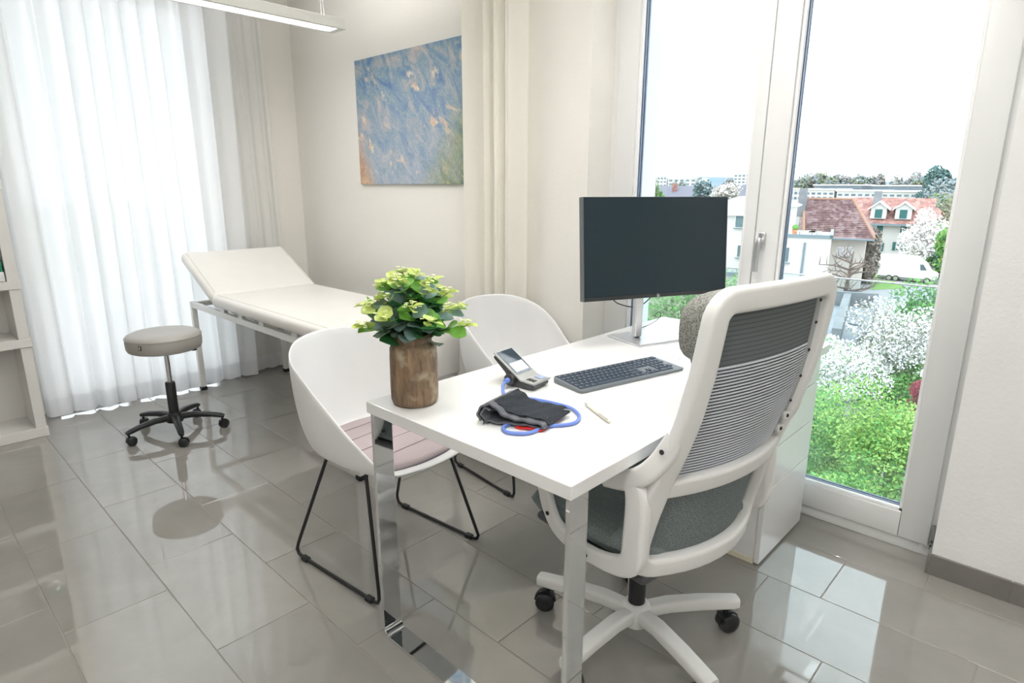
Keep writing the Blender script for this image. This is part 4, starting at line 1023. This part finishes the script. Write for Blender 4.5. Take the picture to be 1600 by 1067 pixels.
bark = mat('bark', (.16, .13, .11), .9, var=.3, vscale=3)
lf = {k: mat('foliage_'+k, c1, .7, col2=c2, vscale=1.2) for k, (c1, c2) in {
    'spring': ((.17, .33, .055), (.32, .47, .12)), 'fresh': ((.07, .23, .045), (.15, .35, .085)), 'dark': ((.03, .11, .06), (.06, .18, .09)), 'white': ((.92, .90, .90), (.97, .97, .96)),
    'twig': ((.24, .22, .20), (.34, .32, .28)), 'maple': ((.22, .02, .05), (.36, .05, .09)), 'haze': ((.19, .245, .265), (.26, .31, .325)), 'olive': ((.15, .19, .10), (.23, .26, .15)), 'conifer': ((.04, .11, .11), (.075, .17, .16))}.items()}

def gable_x(m, x0, x1, y0, y1, ze, zr): pass
def box_building(name, label, x0, x1, y0, y1, z1, m, cat='building', group=None):
    t = thing(name, label, cat, (x0, (y0+y1)/2, GZ), 0, group)
    MB().box(0, x1-x0, -(y1-y0)/2, (y1-y0)/2, 0, z1-GZ).obj('walls', m, t)
    return t, x0, (y0+y1)/2
def turn(t, x0, yr):
    """rotate a building about its near right corner: the row of houses stands askew to our facade"""
    a = math.atan2(yr, x0); P = Vector((x0, yr, 0)); l = Vector(t.location); d = l-P; d.z = 0
    n = P+Matrix.Rotation(a, 3, 'Z') @ d; t.location = (n.x, n.y, l.z); t.rotation_euler.z = a
def win_on(t, ox, oy, ya, yb, za, zb, m=None, shutters=False, sill=True, X=None):
    """window on the facade plane at x=X (world), facing the room"""
    X = ox if X is None else X; m = m or winm
    f = MB().box(X-ox-.06, X-ox+.02, ya-oy-.06, yb-oy+.06, za-GZ-.06, zb-GZ+.06).obj('window', white_pl, t)
    MB().box(X-ox-.09, X-ox-.06, ya-oy, yb-oy, za-GZ, zb-GZ).obj('window_pane', m, f)
    if sill: MB().box(X-ox-.25, X-ox, ya-oy-.15, yb-oy+.15, za-GZ-.14, za-GZ-.05).obj('sill', zinc, f)
    if shutters:
        wd = (yb-ya)*.5
        for a in (ya-.08-wd, yb+.08): MB().box(X-ox-.12, X-ox-.03, a-oy, a+wd-oy, za-GZ, zb-GZ).obj('shutter', shut, t)

# neighbouring white house just right of the mullion (flat roof with terrace)
X1 = 58
yl = at(1218, 400, X=X1).y+1.2; yr_ = at(1296, 400, X=X1).y; zt = at(1285, 372, X=X1).z
t, ox, oy = box_building('white_house', 'white flat-roofed house with roof terrace beside the window mullion', X1, X1+9, yr_, yl, zt, wr)
MB().box(-.15, .05, yr_-oy-.1, yl-oy+.1, zt-GZ, zt-GZ+.28).box(-.15, 9.1, yr_-oy-.1, yr_-oy+.15, zt-GZ, zt-GZ+.28).obj('roof_edge', zinc, t)
MB().box(1.6, 8.6, at(1252, 330, X=X1+2).y-oy, yl-oy, zt-GZ, at(1240, 322, X=X1+2).z-GZ).obj('upper_storey', wr, t)
zu = at(1240, 322, X=X1+2).z
MB().prism([(at(1262, 322, X=X1+2).y-oy, zu-GZ), (yl-oy, zu-GZ), (yl-oy, zu-GZ+1.0), (at(1235, 306, X=X1+2).y-oy, zu-GZ+.6)], 'x', 1.3, 8.9).obj('upper_roof', mat('pale_roof', (.62, .70, .74), .6), t)
win_on(t, ox, oy, at(1236, 397, X=X1).y, at(1221, 397, X=X1).y, at(1228, 407, X=X1).z, at(1228, 385, X=X1).z)
MB().tube([(-.12, at(1256, 400, X=X1).y-oy, 0), (-.12, at(1260, 378, X=X1).y-oy, at(1260, 378, X=X1).z-GZ)], .09, 8).obj('downpipe', zinc, t)
for pxx, w_, h_, m in ((1243, .5, .7, mat('terracotta', (.7, .25, .12), .8)), (1262, 1.6, .5, mat('garden_chair', (.4, .52, .52), .5)), (1275, .9, .5, MATS['garden_chair'])):
    q = at(pxx, 360, X=X1+1.0); g = thing('terrace_pot' if h_ > .6 else 'terrace_table', {1243: 'orange plant pot on the roof terrace of the white house', 1262: 'wide pale table on the roof terrace of the white house', 1275: 'smaller pale table nearer the tiled house on the roof terrace'}[pxx], 'pot' if h_ > .6 else 'table', (X1+.9, q.y, zt))
    if h_ > .6: MB().lathe([(.15, 0), (.28, .5), (.30, .55)], seg=12).obj('pot', m, g); MB().sphere((0, 0, .75), (.3, .3, .28), 8, 6).obj('plant', lf['fresh'], g)
    else:
        MB().box(-.4, .4, -w_/2, w_/2, h_-.08, h_).obj('tabletop', m, g)
        for a in (-.35, .35):
            for b in (-w_/2+.06, w_/2-.06): MB().box(a-.03, a+.03, b-.03, b+.03, 0, h_-.08).obj('leg', m, g)

turn(t, X1, yr_)
# white building seen between monitor and mullion, barrel roof
X2 = 62
ya, yb = at(1176, 380, X=X2).y-.8, at(1100, 380, X=X2).y
za = at(1150, 336, X=X2).z; zr = at(1168, 308, X=X2).z
t, ox, oy = box_building('apartment_house', 'white apartment house with curved roof behind the monitor edge', X2, X2+10, ya, yb, za, wr)
MB().prism([(ya-oy-.3, za-GZ)]+[(ya-oy-.3+(yb-ya+.6)*k/12, za-GZ+(zr-za)*sin(pi*(.25+.75*k/12))) for k in range(13)], 'x', -.5, 10).obj('barrel_roof', mat('roof_sheet', (.58, .70, .76), .5), t)
MB().box(-.02, .0, ya-oy, yb-oy, za-GZ, zr-GZ-.6).obj('gable_wall', wr, t)
for (pa, pb, pc, pd) in ((1152, 1166, 354, 331), (1154, 1164, 400, 382), (1154, 1164, 445, 428), (1118, 1130, 354, 331), (1118, 1130, 400, 382)):
    win_on(t, ox, oy, at(pb, pc, X=X2).y, at(pa, pc, X=X2).y, at(pa, pc, X=X2).z, at(pa, pd, X=X2).z)
turn(t, X2, ya)
MB().box(-.5, 0, ya-oy, yb-oy, at(1150, 424, X=X2).z-GZ-.3, at(1150, 424, X=X2).z-GZ).obj('ledge', zinc, t)

# house with the big hipped tile roof
def tile_roof_mat(name, c1, c2, c3, sz):
    m = bpy.data.materials.new(name); m.use_nodes = True; nt = m.node_tree; N = nt.nodes; L = nt.links; b = N['Principled BSDF']
    tc = N.new('ShaderNodeTexCoord'); n = N.new('ShaderNodeTexVoronoi'); n.inputs['Scale'].default_value = sz; L.new(tc.outputs['Object'], n.inputs['Vector'])
    r = N.new('ShaderNodeValToRGB'); L.new(n.outputs['Color'], r.inputs[0]); E = r.color_ramp.elements; E.new(.5)
    for e, p, c in zip(E, (.2, .5, .8), (c1, c2, c3)): e.position = p; e.color = (*c, 1)
    L.new(r.outputs[0], b.inputs['Base Color']); b.inputs['Roughness'].default_value = .85; MATS[name] = m; return m
rt1 = tile_roof_mat('mossy_tiles', (.15, .09, .10), (.23, .14, .14), (.33, .25, .25), 2.5)
rt2 = tile_roof_mat('red_tiles', (.22, .11, .10), (.31, .15, .125), (.38, .24, .21), 2.2)
X3 = 74
yR, yL = at(1367, 372, X=X3).y, at(1298, 372, X=X3).y+1.5; ze = at(1330, 371, X=X3).z; zrd = at(1320, 311, X=X3+5).z
yr1, yr2 = at(1352, 311, X=X3+5).y, at(1278, 311, X=X3+5).y
wy0, wy1 = at(1354, 400, X=X3+1).y, at(1299, 400, X=X3+1).y
t, ox, oy = box_building('tiled_house', 'old house with large mossy red tiled hip roof', X3+1, X3+11, wy0, wy1+3, ze+.3, wr2)
e3 = [(-1.3, yR-oy, ze-GZ), (-1.3, yL-oy+1.0, ze-GZ), (12, yL-oy+3, ze-GZ), (12, yR-oy, ze-GZ)]; r3 = [(4, yr1-oy, zrd-GZ), (4, yr2-oy, zrd-GZ)]
MB().add(e3+r3+[(p[0], p[1], p[2]-.25) for p in e3], [(0, 1, 5, 4), (1, 2, 5), (2, 3, 4, 5), (3, 0, 4), (6, 9, 8, 7), (0, 6, 7, 1), (1, 7, 8, 2), (2, 8, 9, 3), (3, 9, 6, 0)]).obj('roof', rt1, t)
# tile courses as real ridges on the near slope
crs = MB()
for i in range(1, 22):
    u = i/22; a = Vector(e3[0]).lerp(Vector(r3[0]), u); b = Vector(e3[1]).lerp(Vector(r3[1]), u); n_ = Vector((-.05, 0, .05))
    crs.sweep([tuple(a+n_), tuple(b+n_)], rrect(.08, .07, .02, 1))
crs.obj('tile_course', rt1, t, kind='stuff')
for a, b in ((e3[0], r3[0]), (e3[1], r3[1]), (r3[0], r3[1])): MB().tube([a, b], .16, 6).obj('ridge_cap', mat('ridge_ochre', (.32, .19, .13), .8), t)
MB().tube([tuple(Vector(e3[0])+Vector((-.1, 0, -.15))), tuple(Vector(e3[1])+Vector((-.1, 0, -.15)))], .12, 6).obj('gutter', zinc, t)
for (pa, pb) in ((1313, 1321), (1326, 1335)): win_on(t, ox, oy, at(pb, 398, X=X3+1).y, at(pa, 398, X=X3+1).y, at(pa, 399, X=X3+1).z, at(pa, 386, X=X3+1).z, mat('pale_curtain_pane', (.5, .5, .52), .4))
MB().box(2.0, 3.0, at(1268, 320, X=X3+3).y-oy-.4, at(1268, 320, X=X3+3).y-oy+.4, zrd-GZ-2, zrd-GZ+1.2).obj('chimney', conc, t)

turn(t, X3, yR)
# white house with green shutters and two dormers
X4 = 104
y0, y1 = at(1438, 380, X=X4).y, at(1365, 380, X=X4).y+3; ze = at(1405, 346, X=X4).z; zr4 = at(1400, 309, X=X4+6).z
t, ox, oy = box_building('shuttered_house', 'white house with green shutters and two roof dormers', X4, X4+12, y0, y1, ze, wr)
MB().prism([(-1.0, ze-GZ-.3), (6, zr4-GZ), (13, ze-GZ-.3), (12.5, ze-GZ-.6), (-.8, ze-GZ-.6)], 'y', y0-oy-1.1, y1-oy+.6).obj('roof', rt2, t)
MB().box(-1.15, -.95, y0-oy-1.1, y1-oy+.6, ze-GZ-.6, ze-GZ-.3).obj('gutter', zinc, t)
MB().box(3, 4, at(1378, 318, X=X4+3).y-oy-.5, at(1378, 318, X=X4+3).y-oy+.5, zr4-GZ-2.0, zr4-GZ+1.0).obj('chimney', conc, t)
for pxm in (1373, 1411):
    c = at(pxm, 336, X=X4-.4); d = bpy.data.objects.new('dormer', None); COL.objects.link(d); d.parent = t; d.location = (-.3, c.y-oy, ze-GZ+.35); d.scale = (.74, .74, .74)
    MB().prism([(-1.35, 0), (1.35, 0), (1.35, 2.0), (0, 3.0), (-1.35, 2.0)], 'x', 0, 5).obj('dormer_wall', wr, d)
    MB().prism([(-1.9, 1.65), (0, 3.1), (1.9, 1.65), (1.9, 1.9), (0, 3.4), (-1.9, 1.9)], 'x', -.5, 5).obj('dormer_roof', mat('white_fascia', (.85, .85, .85), .6), d)
    MB().box(-.08, 0, -.62, .62, .15, 1.8).obj('dormer_shutter', shut, d)
for pxm, sh_, z0, z1 in ((1411, 0, 366, 353), (1375, 0, 366, 352)):
    win_on(t, ox, oy, at(pxm+5, z0, X=X4).y, at(pxm-5, z0, X=X4).y, at(pxm, z0, X=X4).z, at(pxm, z1, X=X4).z, shut, sill=False)
for pxm in (1405, 1370):
    win_on(t, ox, oy, at(pxm+5, 391, X=X4).y, at(pxm-5, 391, X=X4).y, at(pxm, 391, X=X4).z, at(pxm, 378, X=X4).z, None, True, False)

turn(t, X4, y0)
# small house behind to the right
X5 = 120; q = at(1458, 345, X=X5)
t, ox, oy = box_building('distant_house', 'small distant house with red gable roof right of the shuttered house', X5, X5+8, at(1456, 345, X=X5).y-1.5, at(1440, 345, X=X5).y, at(1450, 342, X=X5).z, wr2)
MB().prism([(at(1460, 340, X=X5).y-oy-1, at(1450, 344, X=X5).z-GZ), (at(1448, 330, X=X5).y-oy, at(1448, 326, X=X5).z-GZ), (at(1438, 340, X=X5).y-oy+2, at(1440, 344, X=X5).z-GZ)], 'x', -.6, 8.6).obj('roof', rt2, t)

# apartment blocks in the distance
def block(label, X, pa, pb, ptop, pbot, rows, n, m=wr, name='apartment_block'):
    ya, yb = at(pb, ptop, X=X).y, at(pa, ptop, X=X).y; zt = at((pa+pb)/2, ptop, X=X).z
    t, ox, oy = box_building(name, label, X, X+14, ya, yb, zt, m, group=None)
    MB().box(-.3, 14.3, ya-oy-.3, yb-oy+.3, zt-GZ, zt-GZ+.35).obj('roof_slab', mat('white_slab', (.88, .88, .88), .7), t)
    H_ = zt-at((pa+pb)/2, pbot, X=X).z
    for r_ in range(rows):
        z1_ = zt-.6-r_*H_/rows; 
        for i in range(n):
            a = ya+(yb-ya)*(i+.18)/n; b = ya+(yb-ya)*(i+.80)/n
            MB().box(-.08, .04, a-oy, b-oy, z1_-GZ-H_/rows*.5, z1_-GZ).obj('window', winm2, t)
    return t
winm2 = mat('window_blue_grey', (.12, .17, .21), .3, var=.2, vscale=.5)
XB_ = 190
block('long white apartment block with blue-grey top floor left of the tree line gap', XB_+20, 1272, 1346, 290, 296, 1, 9, mat('bluegrey_facade', (.17, .21, .25), .8))
block('long white apartment block with blue-grey top floor behind the dormers', XB_+20, 1364, 1448, 291, 298, 1, 9, MATS['bluegrey_facade'])
block('low white flats just beyond the mossy tiled roof', XB_-20, 1258, 1304, 297, 310, 2, 5)
block('low white flats between the two long blocks', XB_-20, 1308, 1372, 299, 312, 2, 6)
block('low white flats to the left of the conifer', XB_-20, 1378, 1446, 300, 312, 2, 6)
block('low white flats nearest the window mullion', XB_-10, 1228, 1254, 296, 312, 2, 4)
block('white office block with rows of dark windows at the left pane', 330, 1012, 1042, 276, 292, 3, 6)
block('white office block with few square windows in the left pane', 330, 1044, 1088, 279, 296, 3, 5)
block('pale high-rise group beside the mullion on the skyline', 420, 1147, 1172, 272, 292, 4, 4)
# grey roofs seen in the left pane
for (pa, pb, py, X, lab) in ((1016, 1078, 302, 150, 'low house with wide slate grey roof in the left pane'), (1150, 1178, 300, 160, 'low house with brown roof close to the mullion')):
    ya, yb = at(pb, py, X=X).y, at(pa, py, X=X).y; z0 = at(pa, py+7, X=X).z; z1 = at(pa, py-12, X=X).z
    t, ox, oy = box_building('distant_house', lab, X, X+10, ya, yb, z0, wr2)
    MB().prism([(-.8, z0-GZ), (5, z1-GZ), (10.8, z0-GZ)], 'y', ya-oy-.8, yb-oy+.8).obj('roof', mat('slate_roof', (.15, .16, .20), .8), t)
    MB().box(2, 3, -.5, .5, z1-GZ-2, z1-GZ+.6).obj('chimney', rt2, t)

# hills on the horizon
def hill(label, X, pts, m):
    P = [at(px, py, X=X) for px, py in pts]; vs = []; n = len(P)
    for p in P: vs += [(X-120, p.y, GZ), (X, p.y, p.z), (X+150, p.y*1.1, GZ)]
    fs = []
    for i in range(n-1): a = i*3; fs += [(a, a+3, a+4, a+1), (a+1, a+4, a+5, a+2)]
    o = MB().add(vs, fs).obj('hill', m, None, True); return tagit(o, label, 'hill')
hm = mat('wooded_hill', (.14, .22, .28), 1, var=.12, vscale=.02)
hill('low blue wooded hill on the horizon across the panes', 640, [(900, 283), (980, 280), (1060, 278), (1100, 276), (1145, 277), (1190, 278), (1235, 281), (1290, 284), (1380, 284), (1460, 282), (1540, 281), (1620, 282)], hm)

# trees: tree line, singles
R5 = random.Random(5)
tree_line = [(1246, 284, 30), (1262, 280, 34), (1278, 282, 30), (1292, 279, 36), (1308, 281, 30), (1326, 280, 34), (1342, 278, 38), (1358, 280, 32), (1374, 279, 34), (1392, 281, 30), (1406, 280, 32), (1422, 282, 28), (1442, 280, 36), (1478, 282, 40), (1494, 282, 40), (1058, 292, 18), (1120, 290, 26), (1140, 288, 28)]
ORD = ['first', 'second', 'third', 'fourth', 'fifth', 'sixth', 'seventh', 'eighth', 'ninth', 'tenth', 'eleventh', 'twelfth', 'thirteenth', 'fourteenth', 'last']
def sky_label(i):
    if i < 15: return 'hazy skyline tree in the right pane, %s of its row counted from the mullion' % ORD[i]
    return ['hazy skyline tree at the left end of the left pane', 'hazy skyline tree in the middle of the left pane', 'hazy skyline tree nearest the mullion in the left pane'][i-15]
for i, (px, py, hpx) in enumerate(tree_line):
    X = 232+(i % 3)*11+R5.uniform(-1, 1); c = at(px, py+8, X=X); top = at(px, py-10-(i*7 % 5), X=X).z; rz_ = (top-GZ)*.42
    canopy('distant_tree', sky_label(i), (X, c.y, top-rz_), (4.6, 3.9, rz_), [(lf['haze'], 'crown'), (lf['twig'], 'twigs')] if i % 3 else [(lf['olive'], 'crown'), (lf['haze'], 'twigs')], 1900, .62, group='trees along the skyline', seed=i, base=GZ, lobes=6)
c = at(1464, 300, X=165); canopy('conifer', 'dark round conifer behind the shuttered house, right', (165, c.y, at(1464, 302, X=165).z-1), (4.2, 4.2, 7.0), [(lf['conifer'], 'crown')], 5000, .45, seed=40, base=GZ, lobes=9)
c = at(1098, 305, X=135); canopy('conifer', 'grey green conifer above the monitor in the left pane', (135, c.y, c.z), (2.4, 2.4, 5), [(lf['haze'], 'crown'), (lf['conifer'], 'needles')], 1600, .35, seed=41, base=GZ)
c = at(1024, 302, X=130); canopy('garden_tree', 'olive tree at the left edge of the left pane', (130, c.y, c.z), (2.6, 2.6, 4), [(lf['olive'], 'crown'), (lf['fresh'], 'leaves')], 1500, .35, seed=42, base=GZ)
c = at(1134, 300, X=125); canopy('blossoming_tree', 'white blossoming tree above the monitor corner', (125, c.y, c.z-.5), (3.4, 3.4, 3), [(lf['white'], 'blossom'), (lf['twig'], 'twigs')], 1500, .3, seed=43, base=GZ)
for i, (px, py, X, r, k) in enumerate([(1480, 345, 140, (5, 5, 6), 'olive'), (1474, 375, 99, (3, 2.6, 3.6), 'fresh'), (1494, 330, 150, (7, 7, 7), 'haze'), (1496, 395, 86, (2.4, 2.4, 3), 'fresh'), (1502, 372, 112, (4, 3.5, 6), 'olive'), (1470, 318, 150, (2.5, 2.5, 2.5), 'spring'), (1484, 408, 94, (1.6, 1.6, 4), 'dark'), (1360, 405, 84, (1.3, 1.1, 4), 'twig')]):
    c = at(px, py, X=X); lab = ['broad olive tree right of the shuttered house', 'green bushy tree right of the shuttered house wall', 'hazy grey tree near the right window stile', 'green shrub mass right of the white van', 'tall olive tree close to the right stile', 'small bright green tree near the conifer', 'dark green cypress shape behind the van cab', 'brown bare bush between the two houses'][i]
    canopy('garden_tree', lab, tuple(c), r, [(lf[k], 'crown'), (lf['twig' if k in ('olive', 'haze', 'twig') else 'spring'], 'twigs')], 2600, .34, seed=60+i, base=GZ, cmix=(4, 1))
c = at(1450, 372, X=96); canopy('magnolia', 'white blossoming tree behind the white van', (96, c.y, c.z), (3.0, 2.8, 4.2), [(lf['white'], 'blossom'), (lf['twig'], 'twigs')], 4200, .2, seed=70, base=GZ, cmix=(4, 1))

# van in front of the shuttered house
Xv = 90; pL, pR = at(1375, 425, X=Xv), at(1465, 425, X=Xv); Lv = pL.y-pR.y
vn = thing('box_van', 'white camper van parked before the shuttered house', 'van', (Xv, (pL.y+pR.y)/2, GZ)); k = Lv/8.0
prf = [(-4, .55), (-4, 1.15), (-3.6, 1.35), (-3.0, 1.5), (-2.3, 2.35), (-1.3, 2.95), (-.6, 3.15), (4.0, 3.15), (4.05, .6)]
prf = [(y*k, z) for y, z in prf]
MB().prism(prf, 'x', -1.1, 1.1).obj('body', mat('van_white', (.93, .93, .93), .3), vn)
MB().prism([(-2.75*k, 1.65), (-2.2*k, 2.3), (-1.75*k, 2.3), (-1.9*k, 1.6)], 'x', -1.13, 1.13).obj('cab_window', winm, vn)
MB().box(-1.05, 1.05, -3.9*k, 4.0*k, .35, .62).obj('chassis', mat('chassis_grey', (.22, .26, .27), .7), vn)
for y in (-3.0, 1.35, 2.3):
    for s in (-1, 1):
        wh = MB().cyl((s*.85, y*k, .36), (s*1.12, y*k, .36), .37, 18).obj('wheel', mat('tyre', (.05, .05, .06), .8), vn)
        MB().cyl((s*1.10, y*k, .36), (s*1.15, y*k, .36), .24, 14).obj('rim', alu, wh)

# roads, lawns, garage roofs
road = MB(); 
def ground_poly(name, pix, z, m, kind='structure', th=.05):
    P = [at(px, py, Z=z) for px, py in pix]; n = len(P)
    vs = [(p.x, p.y, z) for p in P]+[(p.x, p.y, z-th) for p in P]
    return MB().add(vs, [tuple(range(n)), tuple(range(n, 2*n))[::-1]]+[(i, n+i, n+(i+1) % n, (i+1) % n) for i in range(n)]).obj(name, m, kind=kind)
lawn = mat('lawn', (.13, .30, .05), 1, col2=(.22, .38, .10), vscale=.8, bump=1, bscale=6)
ground_poly('trim_5', [(1180, 470), (1300, 437), (1400, 437), (1520, 452), (1560, 560), (1500, 700), (1200, 620)], GZ+.03, asph)
ground_poly('trim_6', [(1361, 437), (1396, 439), (1418, 450), (1362, 452)], GZ+.09, lawn)
ground_poly('trim_7', [(1340, 428), (1404, 430), (1440, 434), (1400, 434), (1350, 432)], GZ+.08, lawn)
ground_poly('trim_8', [(1388, 560), (1470, 548), (1500, 600), (1440, 612), (1350, 600)], GZ+.10, lawn)
ground_poly('trim_9', [(1345, 592), (1500, 612), (1500, 640), (1330, 620)], GZ+.12, mat('paving', (.45, .47, .50), .9, var=.08, vscale=1.5))
# garage block with parapets
gz_ = -7.4
A, B_, C_, D_ = [at(px, py, Z=gz_) for px, py in ((1262, 474), (1369, 481), (1342, 548), (1230, 548))]
gt = thing('garage_block', 'flat concrete garage roof with raised parapets below the houses', 'building', (0, 0, GZ))
vs = [(p.x, p.y, gz_-GZ) for p in (A, B_, C_, D_)]+[(p.x, p.y, 0) for p in (A, B_, C_, D_)]
MB().add(vs, [(0, 1, 2, 3), (0, 4, 5, 1), (1, 5, 6, 2), (2, 6, 7, 3), (3, 7, 4, 0)]).obj('roof_slab', concl, gt)
def par(a, b, h, wd, m=conc, nm='parapet'):
    MB().sweep([(a.x, a.y, gz_-GZ+h/2), (b.x, b.y, gz_-GZ+h/2)], rrect(wd, h, .02, 1)).obj(nm, m, gt)
par(A, B_, 1.1, .35); par(B_, C_, .9, .35); par(C_, D_, .5, .3)
M1, M2 = at(1322, 478, Z=gz_), at(1304, 540, Z=gz_); par(M1, M2, 1.0, .5)
N1, N2 = at(1318, 506, Z=gz_), at(1360, 512, Z=gz_); par(N1, N2, .12, .12, zinc, 'joint')
# bare tree before the tiled house
bt = thing('bare_tree', 'leafless pruned tree standing before the tiled house', 'tree', at(1322, 458, X=54)); b0 = at(1322, 458, X=54); bt.location.z = GZ
Rb = random.Random(9); wdm = MB(); top_z = at(1322, 392, X=54).z-GZ
wdm.tube([(0, 0, 0), (0, .05, top_z*.5), (.05, -.1, top_z)], .22, 8, scale=[1.1, .8, .25])
for i in range(22):
    h0 = top_z*(.42+.5*Rb.random()); a = i*2.4; ln = Rb.uniform(1.6, 3.4)*(1.15-h0/top_z*.6)
    p1 = Vector((cos(a)*ln*.5, sin(a)*ln*.5, h0+.3)); p2 = Vector((cos(a+.3)*ln, sin(a+.3)*ln, h0+Rb.uniform(.2, .9)))
    wdm.tube([(0, 0, h0), tuple(p1), tuple(p2)], .085, 5, scale=[1, .7, .35])
    for j in range(3):
        q = p1.lerp(p2, j/2); wdm.tube([tuple(q), tuple(q+Vector((Rb.uniform(-.5, .5), Rb.uniform(-.5, .5), Rb.uniform(.2, .8))))], .04, 4, scale=[1, .4])
wdm.obj('branches', bark, bt)
# near trees and shrubs
def cz(px, py, X): return at(px, py, X=X)
c = cz(1402, 530, 38); canopy('magnolia', 'large magnolia with white blossom above the garden path', (38, c.y, c.z), (3.4, 2.9, 2.2), [(lf['white'], 'blossom'), (lf['twig'], 'twigs'), (lf['olive'], 'leaves')], 9500, .085, seed=80, base=GZ, cmix=(5, 3, 1), lobes=11)
c = cz(1322, 580, 27); canopy('magnolia', 'white blossoming magnolia nearest the drawer pedestal side of the pane', (27, c.y+.6, c.z), (2.3, 2.1, 1.5), [(lf['white'], 'blossom'), (lf['twig'], 'twigs'), (lf['fresh'], 'leaves')], 8500, .062, seed=81, base=GZ, cmix=(6, 2, 1), lobes=9)
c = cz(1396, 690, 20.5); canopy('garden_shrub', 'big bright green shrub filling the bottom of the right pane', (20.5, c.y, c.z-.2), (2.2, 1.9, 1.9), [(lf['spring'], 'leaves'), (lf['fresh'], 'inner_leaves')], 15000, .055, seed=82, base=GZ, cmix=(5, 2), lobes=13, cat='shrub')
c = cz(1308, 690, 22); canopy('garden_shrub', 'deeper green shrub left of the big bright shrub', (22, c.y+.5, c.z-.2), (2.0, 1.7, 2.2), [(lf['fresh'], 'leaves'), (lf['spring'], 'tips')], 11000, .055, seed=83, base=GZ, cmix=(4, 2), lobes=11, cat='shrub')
c = cz(1340, 790, 17.5); canopy('garden_shrub', 'low green shrub at the foot of the pane', (17.5, c.y, c.z-.5), (2.6, 2.0, 1.4), [(lf['fresh'], 'leaves'), (lf['spring'], 'tips')], 9000, .055, seed=84, base=GZ, cmix=(4, 2), lobes=9, cat='shrub')
c = cz(1450, 600, 36); canopy('garden_shrub', 'green hedge shrub beneath the large magnolia', (37, c.y+1.5, GZ+1.3), (3.5, 4.2, 1.3), [(lf['fresh'], 'leaves'), (lf['spring'], 'tips')], 9000, .09, seed=85, base=GZ, cmix=(4, 1), lobes=9, cat='shrub', trunk=False)
c = cz(1437, 618, 30); canopy('maple_shrub', 'dark red maple at the right edge of the pane', (30, c.y-.5, c.z), (1.0, .9, .9), [(lf['maple'], 'leaves')], 2600, .06, seed=86, base=GZ, cat='shrub')
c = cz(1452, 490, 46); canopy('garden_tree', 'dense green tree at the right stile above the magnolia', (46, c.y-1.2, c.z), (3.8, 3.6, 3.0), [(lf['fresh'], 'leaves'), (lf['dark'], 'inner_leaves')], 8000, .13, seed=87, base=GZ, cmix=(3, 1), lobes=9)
c = cz(1110, 478, 30); canopy('garden_tree', 'green tree seen beneath the monitor', (30, c.y+1, c.z-.5), (3.4, 4.2, 3), [(lf['fresh'], 'leaves'), (lf['olive'], 'twigs')], 6000, .12, seed=88, base=GZ, lobes=9)
# white shed at the right
c = at(1447, 545, X=33)
t = thing('garden_shed', 'white garden shed roof corner at the right edge of the pane', 'shed', (33, c.y-2.0, GZ)); MB().box(0, 4, -2, 1.7, 0, 2.9).obj('walls', wr, t)
MB().box(-.4, 4.4, -2.4, 2.0, 2.9, 3.15).obj('roof', mat('shed_roof', (.85, .88, .9), .5), t); MB().box(-.05, 0, .2, 1.1, .2, 2.2).obj('shed_door', zinc, t)
